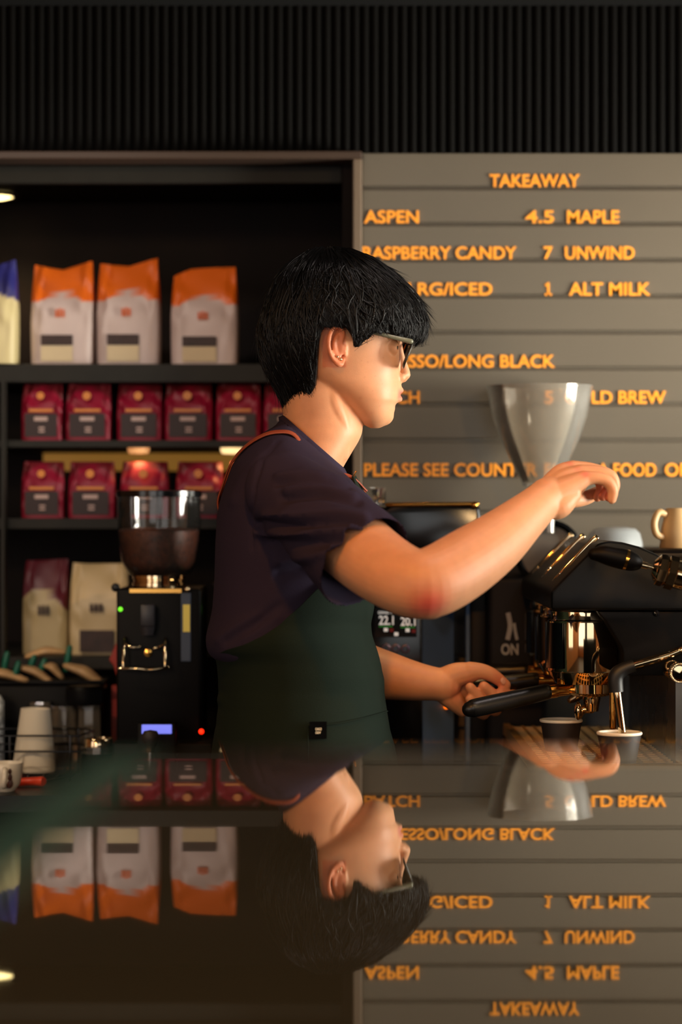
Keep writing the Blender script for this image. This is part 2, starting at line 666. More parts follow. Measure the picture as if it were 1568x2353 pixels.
struct('floor', box(-3, 3, -3, 5.3, -0.1, 0), M['floor'])
struct('ceiling', box(-3, 3, -3, 5.3, 2.7, 2.8), M['ceiling'])
struct('wall_left', box(-3.1, -3, -3, 5.3, 0, 2.7), M['wall'])
struct('wall_right', join(box(3, 3.1, -3, 1.0, 0, 2.7), box(3, 3.1, 3.4, 5.3, 0, 2.7), box(3, 3.1, 1.0, 3.4, 0, 0.9)), M['wall'])
struct('wall_back', box(-3, 3, 4.95, 5.05, 0, 2.7), M['wall'])
struct('wall_front', join(box(-3, -0.6, -3.1, -3, 0, 2.7), box(2.4, 3, -3.1, -3, 0, 2.7), box(-0.6, 2.4, -3.1, -3, 0, 0.9)), M['wall'])

# ribbed black cladding above the menu board: half-round ribs 14.4 mm apart
zt = PX(0, 352, 4.0).z
zc = PX(0, 14, 4.0).z
pitch = 0.0158
xs = np.arange(-1.6, 1.7, pitch / 8)
prof = 0.0055 * np.abs(np.sin(np.pi * xs / pitch)) ** 0.8
V = np.vstack([np.stack([xs, 4.0 - prof, np.full_like(xs, zt)], 1), np.stack([xs, 4.0 - prof, np.full_like(xs, zc)], 1),
               [[xs[0], 4.05, zt], [xs[-1], 4.05, zt], [xs[0], 4.05, zc], [xs[-1], 4.05, zc]]])
n = len(xs)
Fc = [[i, i + 1, n + i + 1, n + i] for i in range(n - 1)]
Fc += [[2 * n, 2 * n + 2, 2 * n + 3, 2 * n + 1]]
o = mk('wall_back_cladding', (V, Fc), M['corrug'], angle=80)
o['kind'] = 'structure'
struct('trim_1', box(-1.6, 1.7, 3.9, 4.06, zc, 2.7), M['black_paint'])
struct('trim_2', box(-1.6, 0.0346, 3.965, 4.03, PX(0, 372, 4).z, PX(0, 354, 4).z, 0.002), M['trim'])
struct('trim_3', box(PX(811, 0, 4).x, PX(832, 0, 4).x, 3.965, 4.04, 0.96, PX(0, 372, 4).z, 0.002), mat('bronze_post', (104, 88, 72), 0.4, spec=0.4))
struct('wall_back_panel', box(PX(812, 0, 4).x, 1.7, 4.02, 4.08, 0, zt), M['black_paint'])

# ------------------------------------------------------------------ menu board
mb = thing('menu_board', 'dark slatted menu board with orange letters on its ledges, behind the barista', 'menu board', (0.6, 4.0, 0.97))
P0 = 82.84
slats = []
x0, x1 = PX(833, 0, 4).x, 1.62
k = -1
while True:
    ya, yb = 431.7 + P0 * k, 431.7 + P0 * (k + 1)
    za, zb = PX(0, ya + 4.5, 4).z, PX(0, yb - 4.5, 4).z
    if k == -1:
        za = zt
    if zb < 0.97:
        break
    slats.append(box(x0, x1, 4.0, 4.012, zb, za, 0.0012))
    k += 1
slats.append(box(x0, x1, 4.0105, 4.0185, 0.97, zt))
mk('slatted_panel', join(*slats), M['board'], mb, smooth=False)
rows = [
    (430, 400, [('TAKEAWAY', 1126, 1333)]),
    (513, 483, [('ASPEN', 837, 963), ('4.5', 1208, 1274), ('MAPLE', 1304, 1424)]),
    (596, 566, [('RASPBERRY CANDY', 834, 1188), ('7', 1250, 1271), ('UNWIND', 1299, 1459)]),
    (679, 649, [('LRG/ICED', 938, 1132), ('1', 1252, 1269), ('ALT MILK', 1308, 1496)]),
    (845, 815, [('ESPRESSO/LONG BLACK', 836, 1276)]),
    (928, 898, [('BATCH', 837, 965), ('5', 1252, 1272), ('COLD BREW', 1298, 1531)]),
    (1095, 1064, [('PLEASE SEE COUNTER', 837, 1236), ('FOR', 1252, 1318), ('A FOOD', 1374, 1509), ('ORDERS', 1529, 1680)]),
]
for yb, yt, words in rows:
    for s, xa, xb in words:
        a, b = PX(xa, yb, 3.997), PX(xb, yt, 3.997)
        if s == '1':
            g_ = join(*[box(a.x + (b.x - a.x) * u0, a.x + (b.x - a.x) * u1, 3.9985, 4.0015, a.z + (b.z - a.z) * v0, a.z + (b.z - a.z) * v1)
                        for u0, u1, v0, v1 in ((0.38, 0.68, 0, 1), (0.05, 0.98, 0, 0.16), (0.08, 0.4, 0.72, 0.9))])
        else:
            g_ = fit_text(s, a.x, b.x, a.z, b.z, 3.9985, 0.003, 0.022)
        mk('lettering', g_, M['letter'], mb, smooth=False,
           label='orange letters reading ' + s)

# ------------------------------------------------------------------ display cabinet (left)
dc = thing('display_cabinet', 'dark wooden wall cabinet with four shelves of coffee bags, left of the menu board', 'cabinet', (-0.7, 4.3, 0.0))
xr = PX(812, 0, 4).x
mk('back_panel', box(-1.6, xr, 4.56, 4.58, 0.95, zt - 0.01), M['niche'], dc, smooth=False)
mk('side_panel', box(xr - 0.018, xr, 4.045, 4.56, 0.95, zt - 0.01), M['niche'], dc, smooth=False)
mk('top_panel', box(-1.6, xr, 4.03, 4.58, zt - 0.012, zt), M['niche'], dc, smooth=False)
mk('header', box(-1.6, xr - 0.02, 4.06, 4.08, PX(0, 420, 4.06).z, zt - 0.013), M['shelf'], dc, smooth=False)
Z1 = PX(0, 837, 4.14).z
Z2 = PX(0, 1012, 4.14).z
Z3 = PX(0, 1191, 4.14).z
Z4 = PX(0, 1507, 4.14).z
mk('shelf', box(-1.6, xr - 0.02, 4.13, 4.56, Z1 - 0.031, Z1, 0.001), M['shelf'], dc, smooth=False)
mk('shelf', box(-1.6, xr - 0.02, 4.13, 4.56, Z2 - 0.012, Z2, 0.001), M['shelf'], dc, smooth=False)
mk('shelf', box(-1.6, xr - 0.02, 4.13, 4.56, Z3 - 0.018, Z3, 0.001), M['shelf'], dc, smooth=False)
mk('shelf', box(-1.6, xr - 0.02, 4.10, 4.56, Z4 - 0.02, Z4, 0.001), M['shelf'], dc, smooth=False)
mk('glow_band', box(-0.56, -0.04, 4.545, 4.556, Z2 - 0.045, Z2 - 0.0125), M['strip'], dc, smooth=False, label='warm glow on the back panel, added as a glowing band')  # glowing bar stands in for a lit band of the back panel
for qx, qs in ((532, 'glare_bright'), (318, 'glare_dim')):  # glowing discs imitate the blurred glare of reflected lamps
    q = PX(qx, 1012, 4.15)
    mk('glare_disc', lathe([(0.0, -0.011), (0.016, -0.010), (0.019, -0.005), (0.019, 0.0), (0.0, 0.0)], (q.x, 4.155, Z2 - 0.0123), 28), M[qs], dc, label='small glowing disc added under the shelf as blurred glare')
    light('pouch_fill_spot', 'SPOT', (q.x, 4.17, Z2 - 0.03), (q.x, 4.22, 1.0), 0.3 if qx > 400 else 0.25, (1.0, 0.55, 0.2), 0.015, spot=150)  # added spot warming the pouches below
mk('edge_post', box(PX(2, 0, 4.1).x, PX(10, 0, 4.1).x, 4.10, 4.13, 1.0, Z1 - 0.031), M['shelf'], dc, smooth=False)

dl = thing('downlight', 'small round ceiling downlight glowing in the cabinet top', 'lamp', (-0.632, 4.42, zt - 0.0125))
mk('bezel', lathe([(0.032, -0.001), (0.044, -0.001), (0.045, -0.004), (0.044, -0.006), (0.032, -0.006)], dl.location, 32, close=False), M['trim'], dl)
mk('bulb', lathe([(0.0, -0.009), (0.018, -0.009), (0.032, -0.005), (0.032, 0.0)], dl.location, 32), M['lamp'], dl)
light('downlight_lamp', 'SPOT', (-0.632, 4.42, zt - 0.03), (-0.60, 4.36, 1.0), 5, (1.0, 0.72, 0.36), 0.03, spot=130)


# ------------------------------------------------------------------ bags and pouches
def bag_geo(w, h, dp, top, nu=64, nv=40, seed=0, crumple=0.003):
    """gusseted bag standing on z=0, front at y=0; top(t) gives the height factor of the rim for t in -1..1"""
    rng = np.random.default_rng(seed)
    ph = rng.uniform(0, 6.28, 6)
    rings = []
    for j in range(nv + 1):
        v = j / nv
        hd = dp / 2 * (1 - max(0, (v - 0.45) / 0.55) ** 1.5 * 0.96)
        hw = w / 2 * (1 + 0.02 * math.sin(3.1 * v) - 0.07 * v ** 3)
        ring = []
        for i in range(nu):
            a = 2 * math.pi * i / nu
            c, s = math.cos(a), math.sin(a)
            e = 2 / 6.0
            x = hw * math.copysign(abs(c) ** e, c)
            y = hd * math.copysign(abs(s) ** e, s)
            t = x / hw
            z = h * v * (1 + (top(t) - 1) * v ** 2)
            if 0 < j:
                cr = crumple * min(1, v * 1.6)
                y += cr * (math.sin(9 * t + ph[0] + 14 * v) * 0.6 + math.sin(17 * t - 9 * v + ph[1]) * 0.4 + math.sin(5 * t + 22 * v + ph[2]) * 0.5)
            ring.append((x, y + dp / 2, z))
        rings.append(np.array(ring))
    return loft(rings)


def plate(x0, x1, z0, z1, y, th=0.0008):
    return box(x0, x1, y - th, y, z0, z1)


def coffee_bag(name, label, cat, xa, xb, yt, yb, d, seed, top, colour, m, group=None, dp=0.075):
    a, b = PX(xa, yb, d), PX(xb, yt, d)
    a.z = min((Z1, Z2, Z3, Z4), key=lambda q: abs(q - a.z)) + 0.0005
    w, h = b.x - a.x, b.z - a.z
    base = Vector(((a.x + b.x) / 2, d, a.z))
    t = thing(name, label, cat, base, group)
    g = bag_geo(w, h, dp, top, seed=seed)
    V = g[0]
    colr = np.array([colour(v[0] / (w / 2), v[2] / h) for v in V])
    mk('bag_body', (V + np.array(base), g[1]), m, t, col=colr, angle=60)
    return t, base, w, h


OR, WH = lin((226, 104, 22)), lin((198, 178, 172))


def orange_white(x, v):
    return OR if v > 0.605 + 0.105 * math.cos(min(abs(x), 1) * math.pi / 2 * 1.15) ** 2 * (1 if abs(x) < 1 else 0) else WH


def finish_bag(t, base, w, h, y):
    y = y - 0.0045
    def pl(name, x0, x1, v0, v1, m, lab=None):
        mk(name, plate(base.x + x0 * w, base.x + x1 * w, base.z + v0 * h, base.z + v1 * h, y), m, t, smooth=False, label=lab)
    pl('label', -0.32, 0.19, 0.185, 0.285, M['bag_label'], 'dark printed label')
    pl('label', -0.32, 0.19, 0.03, 0.18, M['bag_cream'], 'cream printed label')
    bars = [plate(base.x + (-0.09 + 0.055 * i) * w, base.x + (-0.05 + 0.055 * i) * w, base.z + 0.455 * h, base.z + (0.53 + 0.01 * (i % 2)) * h, y) for i in range(3)]
    mk('logo', join(*bars), M['logo'], t, smooth=False, label='small orange three-bar logo')


tops = [lambda t: 1 + 0.02 * t - 0.07 * (1 - abs(t - 0.0)) , lambda t: 1 + 0.02 * t - 0.06 * (1 - abs(t + 0.1)),
        lambda t: 1.0 - 0.12 * max(0, -t - 0.35) ** 1.2 + 0.01 * t]
labs = ['orange and white coffee bag with dipped top, left of the pair on the top shelf',
        'orange and white coffee bag with tall right corner, right of the pair',
        'orange and white coffee bag with rounded left corner and green-black label, alone beside the head']
for (xa, xb, yt, yb), tp, lb, sd in zip([(69, 212, 599, 835), (221, 364, 594, 835), (392, 545, 611, 835)], tops, labs, (1, 2, 3)):
    t, base, w_, h_ = coffee_bag('coffee_bag', lb, 'coffee bag', xa, xb, yt, yb, 4.16, sd, tp, orange_white, M['orange_bag'], 'orange and white coffee bags on the top shelf')
    finish_bag(t, base, w_, h_, 4.16)

BL, CR = lin((40, 40, 110)), lin((206, 190, 140))
t, base, w_, h_ = coffee_bag('coffee_bag', 'blue topped cream coffee bag cut by the left edge, top shelf', 'coffee bag', -110, 34, 596, 818, 4.12, 5,
                             tops[0], lambda x, v: BL if v > 0.62 + 0.06 * math.cos(x * 1.5) else CR, M['bluefilm'])
MR, KR = lin((92, 22, 34)), lin((176, 156, 112))
t, base, w_, h_ = coffee_bag('coffee_bag', 'maroon topped cream coffee bag on the bottom shelf, left of the plain cream one', 'coffee bag', 50, 155, 1287, 1507, 4.17, 6,
                             lambda t: 1 + 0.01 * t, lambda x, v: MR if v > 0.56 + 0.14 * math.cos(x * 1.9 + 0.5) else KR, M['bluefilm'])
mk('logo', join(*[plate(base.x + (-0.14 + 0.09 * i) * w_, base.x + (-0.08 + 0.09 * i) * w_, base.z + 0.42 * h_, base.z + 0.52 * h_, 4.165) for i in range(3)]), M['bag_label'], t, smooth=False)
WC, WC2 = lin((206, 180, 132)), lin((186, 164, 122))
t, base, w_, h_ = coffee_bag('coffee_bag', 'plain cream coffee bag with a dark square label, beside the left grinder', 'coffee bag', 158, 294, 1294, 1507, 4.16, 7,
                             lambda t: 1 - 0.02 * (1 - abs(t)), lambda x, v: WC if v > 0.55 + 0.1 * math.cos(x * 1.7) else WC2, M['bluefilm'])
mk('logo', join(*[plate(base.x + (-0.14 + 0.08 * i) * w_, base.x + (-0.085 + 0.08 * i) * w_, base.z + 0.47 * h_, base.z + 0.56 * h_, 4.155) for i in range(3)]), M['bag_label'], t, smooth=False)
mk('label', plate(base.x - 0.31 * w_, base.x + 0.27 * w_, base.z + 0.03 * h_, base.z + 0.27 * h_, 4.155), M['bag_label'], t, smooth=False, label='dark square label')

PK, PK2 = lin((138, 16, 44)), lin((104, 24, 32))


def pouch(label, xa, xb, yt, yb, seed, group):
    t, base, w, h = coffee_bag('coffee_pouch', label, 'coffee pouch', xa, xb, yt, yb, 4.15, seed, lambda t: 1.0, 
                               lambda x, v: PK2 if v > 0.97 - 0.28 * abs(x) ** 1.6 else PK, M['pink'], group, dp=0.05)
    y = 4.15 - 0.0038
    mk('label', plate(base.x - 0.40 * w, base.x + 0.38 * w, base.z + 0.06 * h, base.z + 0.47 * h, y), M['pouch_label'], t, smooth=False, label='dark label with pale print')
    bars = [plate(base.x - 0.17 * w, base.x + 0.15 * w, base.z + 0.34 * h, base.z + 0.41 * h, y - 0.001),
            plate(base.x - 0.06 * w, base.x + 0.08 * w, base.z + 0.2 * h, base.z + 0.23 * h, y - 0.001),
            plate(base.x - 0.06 * w, base.x + 0.08 * w, base.z + 0.14 * h, base.z + 0.17 * h, y - 0.001)]
    mk('lettering', join(*bars), M['pouch_text'], t, smooth=False)
    mk('emblem', lathe([(0.0, 0), (0.09 * w, 0), (0.09 * w, 0.0012), (0, 0.0012)], (base.x - 0.02 * w, y + 0.0005, base.z + 0.78 * h), 20, '-Y'), M['emblem'], t, label='small gold emblem')
    mk('emblem', plate(base.x - 0.3 * w, base.x + 0.28 * w, base.z + 0.5 * h, base.z + 0.55 * h, y), M['emblem'], t, smooth=False, label='thin gold band')
    return t


ordn = ['first', 'second', 'third', 'fourth', 'fifth', 'sixth']
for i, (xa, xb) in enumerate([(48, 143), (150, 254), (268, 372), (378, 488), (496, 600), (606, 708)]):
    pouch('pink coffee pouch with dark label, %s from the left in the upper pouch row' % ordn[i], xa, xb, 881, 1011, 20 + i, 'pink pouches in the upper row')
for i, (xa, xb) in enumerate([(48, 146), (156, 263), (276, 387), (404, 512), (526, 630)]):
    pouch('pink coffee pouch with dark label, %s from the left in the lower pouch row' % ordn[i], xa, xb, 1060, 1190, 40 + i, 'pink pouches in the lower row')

# ------------------------------------------------------------------ counters
def zg(d):
    return CZ - 0.1368 - (0.004 / (0.575 ** 1.3 * 2.3)) * max(0.0, d - 0.75) ** 2.3


sc = thing('service_counter', 'dark mirror-like glass counter in front of the barista', 'counter', (0.5, 0.9, 0))
ds = np.linspace(0.28, 1.375, 90)
def xl(d):
    return -0.1275 - 0.0434 * (1.398 - d)
V, Fc = [], []
xsn = 24
for d in ds:
    for i in range(xsn + 1):
        V.append((xl(d) + (1.25 - xl(d)) * i / xsn, d, zg(d)))
nx = xsn + 1
for j in range(len(ds) - 1):
    for i in range(xsn):
        Fc.append([j * nx + i, j * nx + i + 1, (j + 1) * nx + i + 1, (j + 1) * nx + i])
mk('glass_top', (np.array(V), Fc), M['counter_glass'], sc, angle=180, label='glossy dark glass sheet')
# polished edges of the sheet
Ve, Fe = [], []
per = [(xl(d), d) for d in ds] + [(1.25, ds[-1])]
for x, d in per:
    Ve += [(x, d, zg(d)), (x - 0.0006, d + 0.0006, zg(d) - 0.0015), (x - 0.0006, d + 0.0006, zg(d) - 0.0105), (x, d, zg(d) - 0.012)]
for i in range(len(per) - 1):
    for q in range(3):
        Fe.append([i * 4 + q, i * 4 + q + 1, i * 4 + 5 + q, i * 4 + 4 + q])
mk('glass_edge', (np.array(Ve), Fe), M['glass_edge'], sc, smooth=False, label='greenish polished glass edge')
Vb_, Fb_ = [], []  # teal strip added on top; its colour imitates haze along the edge
bw = 0.028
for d in ds:
    Vb_ += [(xl(d) - 0.006, d, zg(d) + 0.0004), (xl(d) + bw, d, zg(d) + 0.0004)]
for i in range(len(ds) - 1):
    Fb_.append([2 * i, 2 * i + 1, 2 * i + 3, 2 * i + 2])
mk('edge_haze_strip', (np.array(Vb_), Fb_), M['glass_edge'], sc, smooth=False, label='greenish strip added for the haze along the glass edge')
ins = 0.012
poly = [(xl(0.29) + ins, 0.29), (1.25, 0.29), (1.25, 1.36), (xl(1.36) + ins, 1.36)]
nV = [(x, y, z) for z in (0.0, 1.222) for x, y in poly]
mk('counter_body', (np.array(nV), [[3, 2, 1, 0], [4, 5, 6, 7], [0, 1, 5, 4], [1, 2, 6, 5], [2, 3, 7, 6], [3, 0, 4, 7]]), M['counter_body'], sc, smooth=False)

bb = thing('back_bench', 'black worktop running under the cabinet and menu board', 'bench', (-0.3, 3.9, 0))
mk('worktop', join(box(-1.6, -0.01, 3.62, 4.098, 0.925, 0.95), box(-0.01, 0.24, 3.62, 4.005, 0.925, 0.95)), M['bench'], bb, smooth=False)
mk('bench_body', box(-1.6, 0.235, 3.66, 4.0, 0.0, 0.925), M['counter_body'], bb, smooth=False)
mbn = thing('machine_bench', 'black bench under the espresso machine', 'bench', (0.7, 3.6, 0))
mk('worktop', box(0.245, 1.6, 3.08, 4.0, 0.925, 0.95, 0.003), M['bench'], mbn, smooth=False)
mk('bench_body', box(0.30, 1.6, 3.12, 4.0, 0.0, 0.925), M['counter_body'], mbn, smooth=False)

# ------------------------------------------------------------------ espresso machine
em = thing('espresso_machine', 'black three-group espresso machine with chrome groups, at the right', 'espresso machine', (0.6, 3.6, 0.95))


def xz(x, y, d):
    p = PX(x, y, d)
    return (p.x, p.z)


DN = 3.30
hood = [xz(1266, 1403, DN), xz(1266, 1358, DN), xz(1290, 1334, DN), xz(1376, 1247, DN), xz(1400, 1243, DN), xz(1432, 1246, DN), xz(1470, 1256, DN),
        xz(1510, 1273, DN), xz(1548, 1298, DN), xz(1600, 1340, DN), xz(1680, 1403, DN)]
mk('hood', prism(hood, DN, 3.84, 0.006, 3), M['hood'], em, angle=25, label='matte black curved hood')
body = [xz(1374, 1405, DN), xz(1394, 1428, DN), xz(1430, 1487, DN), xz(1434, 1500, DN), xz(1434, 1553, DN), xz(1900, 1553, DN), xz(1900, 1345, DN), xz(1700, 1405, DN)]
mk('side_panel', prism(body, DN + 0.004, 3.835, 0.003, 2), M['black_satin'], em, angle=25)
mk('seam_screw', lathe([(0.0, 0.004), (0.003, 0.003), (0.0045, 0)], PX(1508, 1409, DN), 16, '-Y'), M['black_gloss'], em)
mk('rear_body', box(PX(1420, 0, 3.3).x, 1.5, 3.34, 3.835, PX(0, 1345, 3.3).z, PX(0, 1285, 3.3).z + 0.003, 0.004), M['black_satin'], em, angle=25)
mk('cup_tray', box(PX(1498, 0, 3.62).x, 1.3, 3.60, 3.84, PX(0, 1285, 3.62).z, PX(0, 1262, 3.62).z, 0.003), M['black_satin'], em, angle=25)
# splash back and drip tray below
bx = PX(1440, 1500, 3.32).x + 0.03
mk('splash_back', box(bx + 0.035, bx + 0.045, 3.30, 3.84, 1.022, PX(0, 1553, DN).z + 0.002), M['steel'], em, smooth=False, label='brushed steel splash back')
mk('rear_column', box(bx + 0.0455, 1.2, 3.32, 3.838, 1.0245, PX(0, 1553, DN).z + 0.004), M['black_satin'], em, smooth=False)
mk('base', box(0.257, 1.35, 3.22, 3.845, 0.955, 1.024, 0.006), M['black_satin'], em, smooth=False)
for fx in (0.32, 1.25):
    for fy in (3.27, 3.80):
        mk('foot', lathe([(0.018, 0.9504), (0.018, 0.956)], (fx, fy, 0), 20), M['black_rubber'], em)
# drip grid : bars both ways, with a frame
bars = []
for i in range(24):
    y = 3.24 + i * 0.025
    bars.append(box(0.268, bx + 0.03, y, y + 0.006, 1.030, 1.036, 0))
for i in range(13):
    x = 0.268 + i * 0.0172
    bars.append(box(x, x + 0.005, 3.235, 3.84, 1.030, 1.0359, 0))
bars += [box(0.258, 0.268, 3.23, 3.845, 1.022, 1.039), box(0.258, bx + 0.034, 3.225, 3.235, 1.022, 1.039)]
mk('drip_grid', join(*bars), M['grid'], em, smooth=False, label='bright metal drip grid')

gx = 0.3445           # axis of the groups
for gi, gd in enumerate((3.40, 3.585, 3.77)):
    s = 3.40 / F

    def zz(y):
        return CZ + (CY - y) * s

    c = (gx, gd, 0)
    prof = [(0.049, zz(1404)), (0.049, zz(1421)), (0.0495, zz(1422.5)), (0.0535, zz(1424.5)), (0.054, zz(1428)), (0.054, zz(1538)), (0.0535, zz(1541)),
            (0.0525, zz(1542)), (0.0505, zz(1550)), (0.0435, zz(1569)), (0.038, zz(1570))]
    g = mk('group_head', lathe(prof, c, 72), M['chrome'], em, angle=35, label='polished chrome group head')
    # dark cover on the left of the group
    a0, a1 = 140, 222
    rr = [0.0550, 0.0572]
    Vc, Fcv = [], []
    m = 14
    for r in rr:
        for zt_ in (zz(1429), zz(1533)):
            for i in range(m + 1):
                a = math.radians(a0 + (a1 - a0) * i / m + 8)
                Vc.append((gx + r * math.cos(a), gd + r * math.sin(a), zt_))
    q = m + 1
    for i in range(m):
        Fcv += [[i, i + 1, q + i + 1, q + i], [2 * q + i + 1, 2 * q + i, 3 * q + i, 3 * q + i + 1], [i + 1, i, 2 * q + i, 2 * q + i + 1], [q + i, q + i + 1, 3 * q + i + 1, 3 * q + i]]
    Fcv += [[0, q, 3 * q, 2 * q], [m, 2 * q + m, 3 * q + m, q + m]]
    mk('group_cover', (np.array(Vc), Fcv), M['black_gloss'], g, angle=40)
    # paddle: long thin chrome lever above the sloping hood
    A = Vector((PX(1272, 1354, 3.40).x, gd, PX(1272, 1354, 3.40).z))
    B = Vector((PX(1380, 1242, 3.40).x, gd, PX(1380, 1242, 3.40).z))
    ax = (B - A).normalized()
    nrm = Vector((-ax.z, 0, ax.x))
    outl = [(-0.010, 0.0025), (0.004, 0.008), (0.022, 0.0125), (0.030, 0.010), (0.085, 0.010), (0.094, 0.010), (0.097, 0.008)]
    Vp = []
    for sgn_t in (0.0075, 0.0):
        for (u_, w_) in outl + [(u, -v) for u, v in reversed(outl)]:
            p = A + ax * u_ + nrm * (0.004 + sgn_t * (1 if u_ > 0.01 else 0.45))
            Vp.append((p.x, gd + w_, p.z))
    nn = 2 * len(outl)
    Fp = [list(range(nn)), list(range(2 * nn - 1, nn - 1, -1))] + [[i, nn + i, nn + (i + 1) % nn, (i + 1) % nn] for i in range(nn)]
    pd = mk('paddle', bevel((np.array(Vp), Fp), 0.0012, 2), M['chrome'], em, angle=30, label='slim chrome brew paddle')
    pv = A + ax * 0.04 + nrm * 0.004
    mk('pivot', tube([(pv.x, gd - 0.013, pv.z), (pv.x, gd + 0.013, pv.z)], 0.0045, 12, 1, 'flat'), M['chrome'], pd)
    st = A + ax * 0.04 - nrm * 0.012
    mk('stem', tube([(st.x, gd, st.z), (pv.x, gd, pv.z)], 0.006, 12, 1, 'flat'), M['steel'], pd)
    # portafilter
    pf = mk('portafilter', lathe([(0.0, zz(1600)), (0.020, zz(1600)), (0.0295, zz(1595.5)), (0.0318, zz(1591)), (0.0318, zz(1571)), (0.0305, zz(1569.5)), (0.0, zz(1569.5))],
                                 (gx + 0.006, gd, 0), 56), M['chrome'], em, angle=35, label='chrome portafilter basket')
    dz = (0, 22, 34)[gi] * s
    dyaw = (-0.05, -0.01, 0.015)[gi]
    ps = Vector((gx - 0.024, gd + dyaw * 0.12, zz(1584)))
    pe = Vector((gx - 0.062, gd + dyaw * 0.35, zz(1589.5) + dz * 0.25))
    mk('neck', tube([ps, ps.lerp(pe, 0.45), ps.lerp(pe, 0.5), pe], [0.0075, 0.0085, 0.0095, 0.0100], 20, 1, 'flat'), M['gold'], pf, label='brassy chrome handle neck')
    tip = Vector((gx - (0.166, 0.150, 0.160)[gi], gd + dyaw, zz(1623) + dz))
    hp = [pe + (pe - tip).normalized() * 0.004, pe.lerp(tip, 0.10), pe.lerp(tip, 0.3), pe.lerp(tip, 0.7), pe.lerp(tip, 0.94), tip]
    mk('handle', tube(hp, [0.0115, 0.0118, 0.0122, 0.0130, 0.0128, 0.0110], 22, 4), M['handle'], pf, label='black portafilter handle')
    if gi == 0:
        # spout with two curved outlets
        sp = Vector((gx + 0.008, gd, 0))
        mk('spout', join(lathe([(0.0125, zz(1599)), (0.0125, zz(1606)), (0.0105, zz(1622)), (0.0095, zz(1634)), (0.0, zz(1637))], sp, 28),
                         tube([(sp.x, gd, zz(1631)), (sp.x - 0.011, gd, zz(1630)), (sp.x - 0.0165, gd - 0.001, zz(1637)), (sp.x - 0.018, gd - 0.001, zz(1644))], [0.005, 0.006, 0.0065, 0.0055], 14, 4),
                         ball((sp.x - 0.020, gd - 0.010, zz(1632)), (0.0055, 0.010, 0.013), 16, 12)), M['chrome'], pf, label='chrome pouring spout')
    else:
        mk('spout', tube([(gx + 0.008, gd, zz(1600)), (gx + 0.008, gd, zz(1620)), (gx - 0.004, gd, zz(1632))], [0.009, 0.008, 0.005], 14, 3), M['chrome'], pf)
# engraved-look maker's word on the near handle
tp = Vector((gx - 0.166, 3.35, CZ + (CY - 1623) * 3.40 / F))
# steam lever in front of the hood
DS = 3.20
lv = mk('steam_lever', tube([PX(1366, 1273, DS), PX(1385, 1274, DS), PX(1410, 1280, DS), PX(1438, 1286, DS), PX(1458, 1292, DS), PX(1472, 1297, DS), PX(1477, 1299, DS)],
                            [0.0085, 0.0118, 0.0133, 0.0138, 0.0120, 0.0075, 0.003], 28, 5), M['black_satin'], em, label='black bulb-shaped steam lever')
a, b = PX(1436.5, 1285.5, DS), PX(1443, 1287.4, DS)
mk('gold_band', tube([a, b], [0.01405, 0.0138], 32, 1, 'flat'), M['gold'], lv, label='gold band')
mk('lever_stem', tube([PX(1474, 1297.5, DS), PX(1488, 1301, DS), PX(1489, 1301, DS), PX(1512, 1307, DS)], [0.0045, 0.0045, 0.003, 0.003], 16, 1, 'flat'), M['chrome'], lv)
ja, jb = PX(1506, 1306, DS), PX(1600, 1332, DS)
jd = (jb - ja).normalized()
valve = [(0.0, 0.0), (0.014, 0.0), (0.0205, 0.004), (0.0215, 0.009), (0.0212, 0.013), (0.019, 0.014), (0.0195, 0.0155), (0.0225, 0.0165), (0.0225, 0.027), (0.019, 0.0285), (0.0188, 0.040),
         (0.0180, 0.041), (0.0188, 0.042), (0.0185, 0.075), (0.0, 0.075)]
gv = lathe(valve[:9], ja, 8, jd)
gv2 = lathe(valve[8:], ja, 40, jd)
mk('steam_valve', join(gv, gv2, lathe([(0.0, -0.004), (0.010, -0.003), (0.016, 0.001), (0.018, 0.006)], ja, 32, jd)), M['chrome'], em, angle=25, label='chrome steam valve with hex nut')
# steam wand
DW = 3.275
wand = mk('steam_wand', tube([PX(1700, 1500, 3.31), PX(1600, 1484, DW), PX(1562, 1496, DW), PX(1530, 1508, DW), PX(1452, 1531, DW), PX(1440, 1535, DW)], 0.0055, 20, 6), M['chrome'], em, angle=60, label='bent chrome steam wand')
mk('rubber_grip', tube([PX(1458, 1529, DW), PX(1436, 1537, DW), PX(1420, 1548, DW), PX(1415, 1562, DW), PX(1417, 1590, DW)], [0.0085, 0.0092, 0.0105, 0.0105, 0.0100], 20, 5, 'flat'), M['black_rubber'], wand, angle=60, label='black rubber grip')
mk('wand_tube', tube([PX(1418, 1586, DW), PX(1425, 1640, DW), PX(1433, 1697, DW - 0.002)], [0.0056, 0.0054, 0.0050], 20, 2), M['chrome'], wand, angle=60)
mk('water_tube', tube([PX(1409, 1560, 3.36), PX(1409, 1600, 3.36), PX(1409, 1670, 3.36)], 0.0048, 16, 2), M['gold'], em)
kb = PX(1560, 1545, 3.2)
rk = []
for i in range(28):
    a = 2 * math.pi * i / 28
    rk.append(tube([(kb.x + 0.012 * math.cos(a), 3.188, kb.z + 0.012 * math.sin(a)), (kb.x + 0.012 * math.cos(a), 3.205, kb.z + 0.012 * math.sin(a))], 0.0016, 8, 1))
rk.append(lathe([(0.0, 0.02), (0.009, 0.019), (0.0125, 0.014), (0.0125, -0.06)], (kb.x, 3.21, kb.z), 32, '-Y'))
mk('ridged_knob', join(*rk), M['chrome'], em, label='ridged chrome knob')


